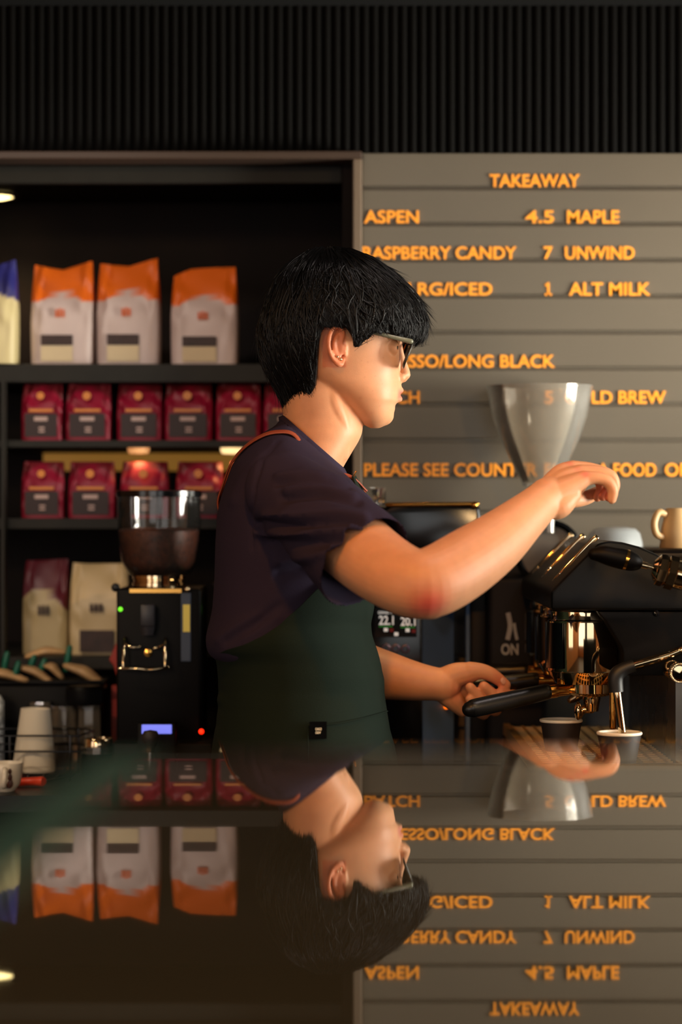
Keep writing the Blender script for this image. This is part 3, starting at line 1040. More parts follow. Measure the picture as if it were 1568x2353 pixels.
# ------------------------------------------------------------------ cups
def paper_cup(label, x, y, d, w_px, h, inner, outer, group):
    p = PX(x, y, d)
    r = w_px / 2 * d / F
    z1, z0 = p.z, 1.0365
    t = thing('cup', label, 'cup', (p.x, d, z0), group)
    h = z1 - z0
    prof_o = [(0.0, 0.001), (r * 0.72, 0.001), (r * 0.74, 0.0), (r * 0.955, h - 0.006), (r * 0.955, h - 0.003)]
    prof_i = [(r * 0.93, h - 0.004), (r * 0.71, 0.006), (0.0, 0.006)]
    mk('cup_body', lathe(prof_o, t.location, 48, close=False), outer, t, angle=50)
    mk('lining', lathe(prof_i, t.location, 48, close=False), inner, t, angle=50, label='cream coloured inside')
    tor = [(r * 0.955 + 0.0018 * math.cos(a), h - 0.0022 + 0.0022 * math.sin(a)) for a in np.linspace(-math.pi * 0.9, math.pi * 1.1, 14)]
    mk('rim', lathe(tor, t.location, 48, close=False), inner, t, angle=80)
    return t


paper_cup('dark paper cup with cream inside under the nearest spout', 1290, 1652, 3.43, 98, 0.06, M['white'], M['cupdark'], 'dark cups on the drip tray')
paper_cup('dark paper cup with cream inside, steam wand dipped in it', 1424, 1681, 3.275, 104, 0.06, M['white'], M['cupdark'], 'dark cups on the drip tray')


zt_tray = PX(0, 1262, 3.62).z


def mug(label, x, y0, y1, d, wpx, hang, group, upside=False):
    s_ = d / F
    b = PX(x, y1, d)
    b.z = zt_tray + 0.0005
    h = (y1 - y0) * s_
    r = wpx / 2 * s_
    t = thing('mug', label, 'mug', b, group)
    if not upside:
        pr = [(0.0, 0.0), (r * 0.60, 0.0), (r * 0.66, h * 0.06), (r * 0.9, h * 0.4), (r, h * 0.98), (r * 0.97, h), (r * 0.93, h * 0.97), (r * 0.8, h * 0.35), (0, h * 0.1)]
    else:
        pr = [(0.0, h), (r * 0.60, h), (r * 0.66, h * 0.96), (r * 0.9, h * 0.5), (r, h * 0.02), (r * 0.97, 0), (r * 0.93, h * 0.03), (r * 0.8, h * 0.6), (0, h * 0.9)]
    mk('mug_body', lathe(pr, b, 44, close=False), M['tan'], t, angle=50)
    ca, sa = math.cos(hang), math.sin(hang)
    pts = [(r * 0.85, h * 0.85), (r * 1.25, h * 0.88), (r * 1.5, h * 0.62), (r * 1.35, h * 0.35), (r * 0.8, h * 0.25)]
    mk('handle', tube([(b.x + q * ca, d + q * sa, b.z + z) for q, z in pts], 0.0055, 14, 5), M['tan'], t)
    return t


mug('tan ceramic mug upside down on the espresso machine, its handle turned left', 1558, 1170, 1262, 3.70, 84, math.radians(205), 'tan mugs on the espresso machine', True)
mug('tan ceramic mug at the right edge of the espresso machine top', 1650, 1180, 1262, 3.72, 84, math.radians(250), 'tan mugs on the espresso machine', True)

dm = thing('steel_dome', 'pale brushed steel domed lid behind the espresso machine hood', 'lid', (PX(1395, 0, 3.93).x, 3.93, 1.0))
cc = PX(1413, 1262, 3.925)
mk('dome', lathe([(0.0, 0.036), (0.020, 0.0355), (0.034, 0.033), (0.041, 0.026), (0.045, 0.010), (0.046, -0.01), (0.046, -0.3635), (0.0, -0.3635)], cc, 48), mat('pale_steel', (146, 150, 152), 0.5, spec=0.4), dm, angle=50)
dm.location = (cc.x, cc.y, cc.z - 0.3635)
for ch in dm.children:
    me = ch.data
    off = Vector((PX(1395, 0, 3.93).x, 3.93, 1.0)) - dm.location
    for v in me.vertices:
        v.co += off

# ------------------------------------------------------------------ grinders
BZ = 0.9504           # worktop height


def hopper_grinder(name, label, xc, d, led):
    """black grinder with a clear bean hopper; built around the photo position of the left one"""
    base = Vector((PX(xc, 0, d).x, d, BZ))
    t = thing(name, label, 'coffee grinder', base, None)
    s_ = d / F

    def z(y):
        return CZ + (CY - y) * (d - 0.07) / F

    def zc(y):
        return CZ + (CY - y) * d / F

    yf = d - 0.085
    sf = yf / F
    hw = 0.067
    mk('body', box(base.x - hw, base.x + hw, yf, d + 0.09, BZ + 0.06, CZ + (CY - 1352) * sf, 0.006, 3), M['black_satin'], t, angle=25)
    mk('base', box(base.x - hw - 0.004, base.x + hw + 0.02, yf - 0.03, d + 0.10, BZ, BZ + 0.064, 0.006, 3), M['black_satin'], t, angle=25)
    # collar and bands
    cx = base.x - 0.006
    mk('collar', lathe([(0.0, zc(1348)), (0.042, zc(1348)), (0.042, zc(1338)), (0.0405, zc(1336)), (0.0405, zc(1332)), (0.042, zc(1330)), (0.042, zc(1321)), (0.0, zc(1321))], (cx, d, 0), 40), M['chrome'], t, angle=40, label='chrome collar')
    mk('brass_band', box(cx - 0.040, cx + 0.042, yf - 0.002, yf + 0.001, CZ + (CY - 1362) * sf, CZ + (CY - 1353) * sf), M['gold'], t, smooth=False, label='brass band')
    # clear hopper
    R = 0.0675
    hp = [(0.044, zc(1322)), (0.050, zc(1318)), (0.060, zc(1290)), (0.0655, zc(1240)), (R, zc(1200)), (R, zc(1142))]
    mk('hopper', lathe(hp, (cx, d, 0), 56, close=False), M['clear'], t, angle=60, label='clear plastic hopper')
    mk('lid', lathe([(0.0, zc(1127)), (R * 0.98, zc(1127)), (R * 1.03, zc(1129)), (R * 1.03, zc(1141)), (R * 0.98, zc(1142)), (0, zc(1142))], (cx, d, 0), 56), M['black_gloss'], t, angle=40)
    bp = [(0.0, zc(1321)), (0.041, zc(1321)), (0.048, zc(1316)), (0.0575, zc(1290)), (0.063, zc(1240)), (0.0648, zc(1220)), (0.058, zc(1216)), (0.03, zc(1214)), (0.0, zc(1216))]
    bg = lathe(bp, (cx, d, 0), 64)
    Vb = bg[0].copy()
    for i in range(len(Vb)):
        nz = noise.noise(Vector(Vb[i]) * 130.0)
        rad = Vb[i] - np.array((cx, d, Vb[i][2]))
        ln = np.linalg.norm(rad)
        if ln > 0.03:
            Vb[i] += rad / ln * 0.0012 * nz
        Vb[i][2] += 0.003 * nz
    bo = mk('beans', (Vb, bg[1]), M['beans'], t, angle=60, label='dark roasted coffee beans')
    bo['kind'] = 'stuff'
    # individual beans against the plastic
    bb_ = []
    for i in range(260):
        a = RNG.uniform(0, 2 * math.pi)
        yv = RNG.uniform(1217, 1312)
        r = np.interp(yv, [1217, 1240, 1290, 1312], [0.0615, 0.0605, 0.055, 0.047])
        g_ = ball((0, 0, 0), (0.0042, 0.0026, 0.0032), 8, 6)
        g_ = rot(g_, (0, 0, 0), Vector((RNG.normal(), RNG.normal(), RNG.normal())), RNG.uniform(0, 360))
        bb_.append((g_[0] + np.array((cx + r * math.cos(a), d + r * math.sin(a), zc(yv))), g_[1]))
    bl = mk('loose_beans', join(*bb_), M['beans'], t, angle=80)
    bl['kind'] = 'stuff'
    # spout, fork, lever, sticker, led
    def fx(x):
        return base.x + (x - xc) * sf

    def fz(y):
        return CZ + (CY - y) * sf

    mk('chute', join(box(fx(335), fx(366), yf - 0.028, yf, fz(1438), fz(1388), 0.003), lathe([(0.009, fz(1458)), (0.012, fz(1438))], (fx(350), yf - 0.016, 0), 20)), M['chute'], t, angle=30)
    w_ = 0.0022
    A, B, C, D = (fx(297), fz(1476)), (fx(390), fz(1478)), (fx(392), fz(1533)), (fx(296), fz(1533))
    fk = [tube([(A[0], yf, A[1] + 0.008), (A[0], yf - 0.02, A[1]), (D[0], yf - 0.03, D[1])], w_, 10, 2), tube([(B[0], yf, B[1] + 0.008), (B[0], yf - 0.02, B[1]), (C[0], yf - 0.03, C[1])], w_, 10, 2),
          tube([(D[0] - 0.006, yf - 0.03, D[1]), (fx(330), yf - 0.034, D[1]), (fx(360), yf - 0.034, D[1] - 0.002), (C[0] + 0.004, yf - 0.03, C[1] + 0.002)], w_ * 1.2, 10, 3),
          tube([(A[0], yf - 0.012, A[1]), (fx(312), yf - 0.02, fz(1485)), (fx(332), yf - 0.02, fz(1485))], w_, 10, 3),
          tube([(B[0], yf - 0.012, B[1]), (fx(375), yf - 0.02, fz(1485)), (fx(366), yf - 0.02, fz(1488))], w_, 10, 3)]
    mk('fork', join(*fk), M['chrome'], t, label='chrome portafilter fork')
    mk('button', lathe([(0.0, 0.006), (0.006, 0.005), (0.007, 0.0)], (fx(350), yf, fz(1500)), 20, '-Y'), M['gold'], t)
    mk('side_lever', join(tube([(fx(283), d - 0.02, fz(1362)), (fx(274), d - 0.02, fz(1357))], 0.002, 10, 1), ball((fx(266), d - 0.02, fz(1353)), 0.0072, 16, 10)), M['black_rubber'], t)
    mk('side_strip', box(fx(425), fx(448), yf - 0.0022, yf, fz(1520), fz(1362), 0.001), M['sidestrip'], t, smooth=False, label='blue-grey strip')
    mk('sticker', box(fx(430), fx(446), yf - 0.0032, yf - 0.0021, fz(1452), fz(1389), 0.0004), M['yellow'], t, smooth=False, label='pale yellow sticker')
    mk('thumb_screw', ball((fx(440), yf - 0.004, fz(1354)), 0.005, 16, 10), M['chrome'], t)
    if led:
        mk('power_light', lathe([(0.0, 0.004), (0.0028, 0.003), (0.0036, 0.0)], (fx(286), yf, fz(1400)), 16, '-Y'), M['led_green'], t, label='lit green indicator')
        mk('standby_light', lathe([(0.0, 0.004), (0.003, 0.003), (0.004, 0.0)], (base.x + hw + 0.002, yf - 0.03, CZ + (CY - 1681) * (yf - 0.03) / F), 16, '-Y'), M['led_red'], t, label='lit red indicator')
    return t


g1 = hopper_grinder('coffee_grinder', 'black coffee grinder with a half full clear bean hopper, left of the barista', 374, 3.90, True)
g2 = copy_tree(g1)
g2.location = g1.location + Vector((0.158, 0.07, 0.0))
g2['label'] = 'black coffee grinder mostly hidden behind the back of the barista'

# small scale with a lit blue display in front of the left grinder
scl = thing('scale', 'small black counter scale with a lit blue display, before the left grinder', 'scale', (PX(360, 0, 3.74).x, 3.74, BZ))
zs = PX(0, 1662, 3.72).z
mk('scale_body', box(PX(316, 0, 3.72).x, PX(404, 0, 3.72).x, 3.72, 3.765, BZ, zs, 0.003), M['black_satin'], scl, angle=25)
mk('display', box(PX(326, 0, 3.72).x, PX(395, 0, 3.72).x, 3.717, 3.721, PX(0, 1686, 3.72).z, PX(0, 1665, 3.72).z, 0.001), M['led_blue'], scl, smooth=False, label='lit blue display')
tm = thing('tamper', 'dark knobbed tamper with a metal foot, before the blue display', 'tamper', (PX(346, 0, 3.66).x, 3.66, BZ))
tz = PX(0, 1677, 3.66).z
mk('knob', lathe([(0.005, tz - 0.035), (0.007, tz - 0.028), (0.0125, tz - 0.016), (0.0135, tz - 0.009), (0.010, tz - 0.002), (0.0, tz)], (tm.location.x, 3.66, 0), 32), M['cupdark'], tm)
mk('foot', lathe([(0.0, BZ), (0.028, BZ), (0.028, BZ + 0.018), (0.022, BZ + 0.024), (0.006, BZ + 0.03), (0.005, tz - 0.03)], (tm.location.x, 3.66, 0), 40), M['steel'], tm, angle=40)

# grinder with the temperature screen, behind the barista's arm
dg = thing('coffee_grinder', 'black coffee grinder with a lit temperature screen and three round buttons', 'coffee grinder', (PX(900, 0, 3.86).x, 3.90, BZ))
D0 = 3.82
xa, xb = PX(800, 0, D0).x, PX(972, 0, D0).x
mk('front_housing', box(xa, xb, D0, 3.95, BZ, PX(0, 1330, D0).z, 0.005, 3), M['black_gloss'], dg, angle=25)
sidep = [(xb, D0 + 0.012), (PX(1046, 0, D0).x, D0 + 0.075)]
Vs = [(xb, D0 + 0.012, BZ), (PX(1048, 0, D0).x, D0 + 0.075, BZ), (PX(1048, 0, D0).x, 3.95, BZ), (xb, 3.95, BZ)]
zt2 = PX(0, 1330, D0).z
Vs = np.array(Vs + [(v[0], v[1], zt2) for v in Vs])
mk('side_housing', (Vs, [[3, 2, 1, 0], [4, 5, 6, 7], [0, 1, 5, 4], [1, 2, 6, 5], [2, 3, 7, 6], [3, 0, 4, 7]]), M['bluegrey'], dg, smooth=False, label='blue-grey side panel')
hood2 = [PX(878, 1345, 3.80), PX(878, 1185, 3.80), PX(886, 1165, 3.80), PX(905, 1158, 3.80), PX(1085, 1156, 3.80), PX(1103, 1163, 3.80), PX(1108, 1200, 3.80), PX(1108, 1345, 3.80)]
hood2 = [(p.x, p.z) for p in hood2]
hood2[0] = (PX(800, 0, 3.8).x, hood2[0][1])
hood2[1] = (PX(800, 0, 3.8).x, hood2[1][1])
hood2.insert(2, (PX(806, 0, 3.8).x, PX(0, 1166, 3.8).z))
mk('hood', prism(hood2, 3.785, 3.965, 0.008, 3), M['black_gloss'], dg, angle=30)
mk('edge_highlight', tube([(PX(890, 0, 3.8).x, 3.784, PX(0, 1160, 3.8).z), (PX(1096, 0, 3.8).x, 3.784, PX(0, 1158, 3.8).z)], 0.0035, 12, 2), M['gold'], dg, label='thin gold highlight built along the hood edge')  # highlight on the hood edge, put into shape as a gold rod
mk('trim_knob', ball((PX(1090, 0, 3.79).x, 3.782, PX(0, 1161, 3.79).z), 0.0062, 18, 12), M['gold'], dg)
hcx = PX(812, 0, 3.9)
Rh = 0.0525
zh = lambda y: CZ + (CY - y) * 3.9 / F
mk('hopper', lathe([(0.03, zh(1166)), (Rh, zh(1160)), (Rh, zh(1126)), (Rh * 1.03, zh(1124)), (Rh * 1.03, zh(1121))], (hcx.x, 3.9, 0), 48, close=False), M['clear'], dg, angle=60, label='clear plastic hopper')
ys = D0 - 0.0005
mk('screen', box(PX(862, 0, D0).x, PX(958, 0, D0).x, ys - 0.001, ys + 0.001, PX(0, 1464, D0).z, PX(0, 1398, D0).z), M['screen'], dg, smooth=False)
sc_t = []


def scr(s_, xa_, xb_, ya_, yb_, m_, lab=None):
    a_, b_ = PX(xa_, yb_, ys), PX(xb_, ya_, ys)
    mk('readout', fit_text(s_, a_.x, b_.x, a_.z, b_.z, ys - 0.0016, 0.0004, 0.02), m_, dg, smooth=False, label=lab)


scr('GRIND 1', 869, 900, 1404, 1411, M['glyph'])
scr('22.1', 871, 905, 1414.5, 1436, M['glyph'], 'lit digits reading 22.1')
scr('20.1', 921, 955, 1417, 1438, M['glyph'], 'lit digits reading 20.1')
for x0_, x1_, y_ in ((871, 902, 1438.5), (921, 954, 1440.5)):
    a_, b_ = PX(x0_, y_ + 2.0, ys), PX(x1_, y_, ys)
    mk('underline', box(a_.x, b_.x, ys - 0.0016, ys - 0.001, a_.z, b_.z), M['glyph_green'], dg, smooth=False)
for x_, y_, m_ in ((887, 1447, 'glyph'), (937, 1448, 'glyph'), (900, 1448, 'glyph_red'), (951, 1450, 'glyph_red'), (911, 1457, 'glyph')):
    a_ = PX(x_, y_, ys)
    mk('screen_icon', box(a_.x - 0.0032, a_.x + 0.0032, ys - 0.0016, ys - 0.001, a_.z - 0.0028, a_.z + 0.0028, 0.0003), M[m_], dg, smooth=False)
for x_, y_ in ((888, 1489), (910, 1490), (932, 1491)):
    p_ = PX(x_, y_, ys)
    mk('round_button', lathe([(0.0036, 0.0), (0.0036, 0.003), (0.0048, 0.0042), (0.0068, 0.0038), (0.0074, 0.0)], (p_.x, ys, p_.z), 28, '-Y', close=False), M['ring'], dg, label='violet ringed button')

# tall single-dose grinder carrying the clear funnel
eg = thing('coffee_grinder', 'tall black grinder with a wide clear funnel hopper and white printed logo', 'coffee grinder', (PX(1230, 0, 3.89).x, 3.88, BZ))
De = 3.856
mk('column', box(PX(1118, 0, De).x, PX(1260, 0, De).x, De, 3.975, BZ, PX(0, 1322, De).z, 0.012, 4), mat('dark_blue_black', (12, 16, 25), 0.5, spec=0.25), eg, angle=30)
mk('edge_strip', box(PX(1073, 0, De).x, PX(1082, 0, De).x, De + 0.02, De + 0.06, BZ, PX(0, 1362, De).z, 0.001), M['bluegrey'], eg, smooth=False)
mk('side_block', box(PX(1083, 0, De).x, PX(1119, 0, De).x, De + 0.012, 3.96, BZ, PX(0, 1360, De).z, 0.004), mat('dark_block', (9, 11, 16), 0.5, spec=0.25), eg, angle=30)
yl = De - 0.0005


def stroke(pts, wpx):
    P_ = [PX(x, y, yl) for x, y in pts]
    return tube(P_, wpx / 2 * De / F, 10, 3, 'flat', flat=0.12, up=(0, 1, 0))


mk('logo', join(stroke([(1168, 1408), (1173, 1438), (1167, 1470)], 11), stroke([(1182, 1432), (1185, 1452), (1189, 1470)], 7),
                fit_text('ON', PX(1152, 0, yl).x, PX(1192, 0, yl).x, PX(0, 1505, yl).z, PX(0, 1479, yl).z, yl, 0.0008, 0.03)), M['logo_white'], eg, smooth=False, label='white printed logo')
Dq = 3.905
bc = PX(1262, 1272, Dq - 0.04)
mk('barrel', lathe([(0.0, 0.0), (0.046, 0.0), (0.0475, -0.004), (0.0475, -0.10), (0, -0.10)], (bc.x, Dq - 0.036, bc.z), 48, '-Y'), M['barrel'], eg, angle=30)
mk('barrel_ring', lathe([(0.0445, 0.002), (0.0445, 0.009), (0.049, 0.012), (0.0545, 0.008), (0.0545, -0.01), (0.049, -0.012)], (bc.x, Dq - 0.036, bc.z), 56, '-Y', close=False), M['black_gloss'], eg, angle=50, label='glossy black dial ring')
mk('neck', lathe([(0.0165, CZ + (CY - 1245) * Dq / F), (0.0165, CZ + (CY - 1126) * Dq / F), (0.0185, CZ + (CY - 1124) * Dq / F), (0.0185, CZ + (CY - 1117) * Dq / F), (0.0, CZ + (CY - 1117) * Dq / F)],
                 (PX(1241, 0, Dq).x, Dq, 0), 36), M['black_rubber'], eg, angle=40)
mk('slide_post', tube([PX(1261, 1182, 3.853), PX(1261, 1224, 3.853)], 0.0095, 20, 1, 'flat'), M['steel'], eg, label='grey metal post')
zf = lambda y: CZ + (CY - y) * 3.905 / F
fr = [(0.0280, 1117), (0.0290, 1108), (0.040, 1080), (0.054, 1040), (0.0665, 1000), (0.0765, 955), (0.0825, 915), (0.0850, 894), (0.0865, 890), (0.0865, 887), (0.0835, 887), (0.0815, 915), (0.0755, 955), (0.0655, 1000), (0.053, 1040), (0.039, 1080), (0.027, 1110)]
mk('funnel', lathe([(r * 1.0, zf(y)) for r, y in fr], (PX(1241, 0, 3.905).x, 3.905, 0), 72, close=False), M['funnel'], eg, angle=60, label='clear plastic funnel hopper')
mk('indicator_light', ball(PX(1026, 1624, 3.874), 0.0038, 12, 8), M['led_orange'], dg, label='small lit orange indicator')

# ------------------------------------------------------------------ clutter on the worktop, lower left
bx1 = thing('storage_box', 'low black box below the green-clipped sachets', 'box', (PX(90, 0, 4.02).x, 4.02, BZ))
ztop = PX(0, 1578, 3.96).z
mk('box_body', box(PX(-60, 0, 3.96).x, PX(232, 0, 3.96).x, 4.0, 4.09, BZ, ztop, 0.004), M['black_satin'], bx1, angle=25)
mk('box_lid', box(PX(-66, 0, 3.96).x, PX(238, 0, 3.96).x, 3.995, 4.095, ztop, ztop + 0.008, 0.003), M['black_satin'], bx1, angle=25)
zl = ztop + 0.008


def sachet(label, p0, p1, wd, clip, d):
    """folded kraft sachet leaning up towards its clip"""
    a, b = PX(p0[0], p0[1], d), PX(p1[0], p1[1], d)
    t = thing('sachet', label, 'sachet', a, 'green clipped kraft sachets')
    mid = (a + b) / 2 + Vector((0, 0, 0.004))
    mk('sachet_body', tube([a, mid, b], [wd * 1.1, wd * 1.45, wd * 1.0], 18, 5, flat=0.42, up=(0, 0, 1)), M['sachet'], t, angle=80)
    c = PX(clip[0], clip[1], d - 0.004)
    e = PX(clip[2], clip[3], d - 0.004)
    mk('clip', tube([c, (c + e) / 2, e], [0.006, 0.0072, 0.006], 14, 3, flat=0.8), M['greenclip'], t, label='green plastic clip')


sachet('kraft sachet lying flat with a green clip, lowest at the left edge of the photo', (-40, 1545), (50, 1560), 0.013, (34, 1555, 42, 1526), 4.0)
sachet('kraft sachet sloping down right from the second green clip, on the black box', (110, 1562), (52, 1535), 0.012, (10, 1536, 16, 1504), 4.01)
sachet('kraft sachet with a bright folded end, highest of the green clipped ones', (75, 1505), (138, 1498), 0.013, (152, 1538, 160, 1490), 4.05)
sachet('kraft sachet below the tallest clip, in the middle of the clipped group', (135, 1548), (108, 1530), 0.012, (94, 1540, 102, 1520), 4.02)
sachet('large kraft sachet sloping down to the right end of the black box', (226, 1566), (165, 1534), 0.016, (70, 1532, 78, 1512), 4.02)
rb = thing('paper_bag', 'narrow folded red paper bag between the cream bag and the left grinder', 'bag', (PX(276, 0, 4.03).x, 4.03, BZ))
pz = [PX(278, 1450, 4.03), PX(283, 1510, 4.03), PX(284, 1577, 4.03), PX(272, 1560, 4.03), PX(262, 1528, 4.03), PX(252, 1516, 4.03), PX(268, 1478, 4.03)]
pr_ = prism([(p.x, p.z) for p in pz], 4.02, 4.045, 0.002)
mk('bag_body', join(pr_, box(PX(258, 0, 4.03).x, PX(284, 0, 4.03).x, 4.022, 4.043, BZ, PX(0, 1575, 4.03).z)), M['red_bag'], rb, smooth=False)


def tumbler(label, xa, xb, yt, d, group):
    r1 = (xb - xa) / 2 * d / F
    x = PX((xa + xb) / 2, 0, d).x
    h = PX(0, yt, d).z - BZ
    t = thing('tumbler', label, 'glass', (x, d, BZ), group)
    pr = [(0.0, h), (r1 * 0.80, h), (r1 * 0.86, h * 0.97), (r1, 0.004), (r1, 0.0), (r1 * 0.93, 0.0), (r1 * 0.79, h * 0.93), (0, h * 0.93)]
    fac = lathe(pr, t.location, 10, close=False)
    mk('glass_body', fac, M['tumbler'], t, angle=20)


tumbler('upturned faceted water glass just right of the white paper cup', 112, 180, 1622, 3.93, 'upturned water glasses')
tumbler('upturned faceted water glass right of the other, nearest the left grinder', 172, 242, 1618, 3.94, 'upturned water glasses')
tumbler('upturned faceted water glass behind the white paper cup', 60, 128, 1612, 3.965, 'upturned water glasses')

lz = PX(0, 1618, 3.94).z
jr = thing('lid', 'black ribbed round lid resting on the right water glass', 'lid', (PX(194, 0, 3.94).x, 3.94, lz))
jl = [lathe([(0.0, lz), (0.0285, lz), (0.0295, lz + 0.003), (0.0295, lz + 0.026), (0.0265, lz + 0.030), (0.0, lz + 0.031)], (jr.location.x, 3.94, 0), 40)]
for i in range(40):
    a = 2 * math.pi * i / 40
    px_, py_ = jr.location.x + 0.0293 * math.cos(a), 3.94 + 0.0293 * math.sin(a)
    jl.append(tube([(px_, py_, lz + 0.003), (px_, py_, lz + 0.025)], 0.0013, 6, 1, 'flat'))
mk('lid_body', join(*jl), M['black_satin'], jr, angle=50)

# wire rack with an upturned stack of paper cups
rk = thing('wire_rack', 'black wire rack around the upturned white paper cups', 'rack', (PX(80, 0, 3.84).x, 3.84, BZ))
wr = []
XA, XB = PX(-90, 0, 3.78).x, PX(182, 0, 3.78).x
Y0, Y1 = 3.78, 3.90
for yy in (1691, 1727):
    zz_ = PX(0, yy, 3.78).z
    r_ = 0.012
    wr.append(tube([(XA, Y0, zz_), (XB - r_, Y0, zz_), (XB - 0.003, Y0 + 0.003, zz_), (XB, Y0 + r_, zz_), (XB, Y1, zz_), (XA, Y1, zz_)], 0.0017, 10, 3))
zt_, zb_ = PX(0, 1691, 3.78).z, BZ
for xx in (PX(22, 0, 3.78).x, XB - 0.014):
    wr.append(tube([(xx, Y0, zt_), (xx, Y0, zb_ + 0.004)], 0.0017, 10, 1))
    wr.append(tube([(xx, Y1, zt_), (xx, Y1, zb_ + 0.004)], 0.0017, 10, 1))
for i in range(8):
    x_ = XA + (XB - XA) * (i + 0.5) / 8
    wr.append(tube([(x_, Y0, BZ + 0.010), (x_, Y1, BZ + 0.010)], 0.0015, 8, 1))
mk('wire_frame', join(*wr), M['black_gloss'], rk, angle=60)

dcup = 3.835
sC = dcup / F
cup0 = PX(78, 1745, dcup)
cz = BZ + 0.0135
t = thing('paper_cup', 'upturned stack of white paper cups in the wire rack', 'cup', (cup0.x, dcup, cz))
ch = PX(0, 1628, dcup).z - cz
r0, r1 = 49 * sC, 33.5 * sC
prf = [(r1 * 0.88, ch - 0.004), (r1 * 0.92, ch), (r1, ch), (r1 * 1.005, ch - 0.001), (r0 * 0.985, 0.012), (r0 * 1.0, 0.0115), (r0, 0.0100), (r0 * 0.99, 0.0095), (r0 * 1.01, 0.006), (r0 * 1.02, 0.004), (r0 * 1.01, 0.002), (r0 * 0.98, 0.0)]
cg = lathe([(0.0, ch - 0.004)] + prf, (cup0.x, dcup, cz), 56, close=False)
mk('cup_body', rot(cg, (cup0.x, dcup, cz), 'Y', 1.5), M['paper'], t, angle=35)

dz_ = 3.68
bz_ = PX(12, 1825, dz_)
t = thing('espresso_cup', 'white espresso cup with a brown coffee drip, at the lower left edge', 'cup', (PX(10, 0, dz_).x, dz_, BZ))
hh = PX(0, 1752, dz_).z - BZ
rr_ = 43 * dz_ / F
cpr = [(0.0, 0.003), (rr_ * 0.52, 0.003), (rr_ * 0.54, 0.0), (rr_ * 0.66, 0.004), (rr_ * 0.84, hh * 0.25), (rr_ * 0.95, hh * 0.55), (rr_, hh * 0.97), (rr_ * 0.97, hh), (rr_ * 0.93, hh * 0.97), (rr_ * 0.86, hh * 0.5), (rr_ * 0.6, hh * 0.14), (0.0, hh * 0.12)]
mk('cup_body', lathe(cpr, t.location, 48, close=False), M['white'], t, angle=60)
cl = t.location
mk('handle', tube([(cl.x + 0.004, dz_ - rr_ * 0.93, BZ + hh * 0.82), (cl.x + 0.006, dz_ - rr_ * 1.35, BZ + hh * 0.8), (cl.x + 0.006, dz_ - rr_ * 1.5, BZ + hh * 0.5), (cl.x + 0.004, dz_ - rr_ * 1.25, BZ + hh * 0.26), (cl.x + 0.003, dz_ - rr_ * 0.8, BZ + hh * 0.25)], 0.004, 14, 5), M['white'], t)
ang = math.radians(-65)
mk('coffee_stain', join(*[ball((cl.x + (rr_ * q) * math.cos(ang), dz_ + (rr_ * q) * math.sin(ang), BZ + hh * z_), (0.0035 * k_, 0.0012, 0.005 * k_), 12, 8) for q, z_, k_ in ((0.985, 0.75, 0.8), (0.95, 0.55, 1.1), (0.88, 0.33, 1.6))]), M['beans'], t, label='brown coffee drip')

br = thing('cleaning_brush', 'small brush with a bright orange handle, lying right of the white espresso cup', 'brush', (PX(75, 0, 3.74).x, 3.74, BZ))
mk('handle', tube([(PX(40, 0, 3.74).x, 3.74, BZ + 0.0065), (PX(70, 0, 3.74).x, 3.74, BZ + 0.0075), (PX(96, 0, 3.74).x, 3.735, BZ + 0.0080), (PX(98, 0, 3.74).x, 3.735, BZ + 0.008)], [0.0062, 0.0066, 0.0078, 0.0074], 16, 3), M['orange_plastic'], br, label='bright orange handle')
mk('rod', tube([(PX(96, 0, 3.74).x, 3.735, BZ + 0.008), (PX(146, 0, 3.76).x, 3.77, BZ + 0.010)], 0.0014, 10, 1), M['steel'], br)
sp_ = thing('scoop', 'dark red plastic scoop behind the orange brush handle', 'scoop', (PX(66, 0, 3.97).x, 3.97, BZ))
sp_.location = (PX(62, 0, 3.93).x, 3.935, BZ)
mk('scoop_bowl', ball((PX(62, 0, 3.935).x, 3.935, BZ + 0.0065), (0.0165, 0.012, 0.0062), 24, 14), M['red_plastic'], sp_)
mk('handle', tube([(PX(40, 0, 3.935).x, 3.935, BZ + 0.005), (PX(0, 0, 3.935).x, 3.94, BZ + 0.005)], 0.004, 12, 2), M['red_plastic'], sp_)
stk = thing('stir_stick', 'pale wooden stir stick lying alone on the black worktop', 'stick', (PX(160, 0, 4.0).x, 4.0, BZ))
mk('stick_body', box(PX(131, 0, 3.99).x, PX(188, 0, 3.99).x, 3.985, 3.992, BZ, BZ + 0.0022, 0.0004), M['wood'], stk, smooth=False)
cj = thing('dosing_ring', 'chrome dosing ring in a ribbed base, right of the water glasses', 'ring', (PX(226, 0, 3.82).x, 3.82, BZ))
cz0, cz1, cz2 = PX(0, 1734, 3.8).z, PX(0, 1718, 3.8).z, PX(0, 1699, 3.8).z
rg = 0.0235
mk('ring_body', lathe([(rg * 0.9, cz1), (rg, cz1), (rg, cz2 - 0.001), (rg * 0.97, cz2), (rg * 0.92, cz2), (rg * 0.9, cz2 - 0.002)], (cj.location.x, 3.82, 0), 48, close=False), M['chrome'], cj, angle=40)
mk('ring_base', lathe([(0, BZ), (rg * 1.1, BZ), (rg * 1.15, BZ + 0.003), (rg * 1.15, cz0), (0.0, cz0)], (cj.location.x, 3.82, 0), 32), M['black_satin'], cj, angle=30)
mk('ring_band', lathe([(0.0, cz0), (rg * 1.1, cz0), (rg * 1.1, cz1), (0.0, cz1)], (cj.location.x, 3.82, 0), 14), M['steel'], cj, angle=20)
bt = thing('bottle', 'pale patterned bottle cut by the left edge, beside the paper cups', 'bottle', (PX(-22, 0, 3.90).x, 3.94, BZ))
bt.location = (PX(-24, 0, 3.94).x, 3.94, BZ)
hb = PX(0, 1585, 3.94).z - BZ
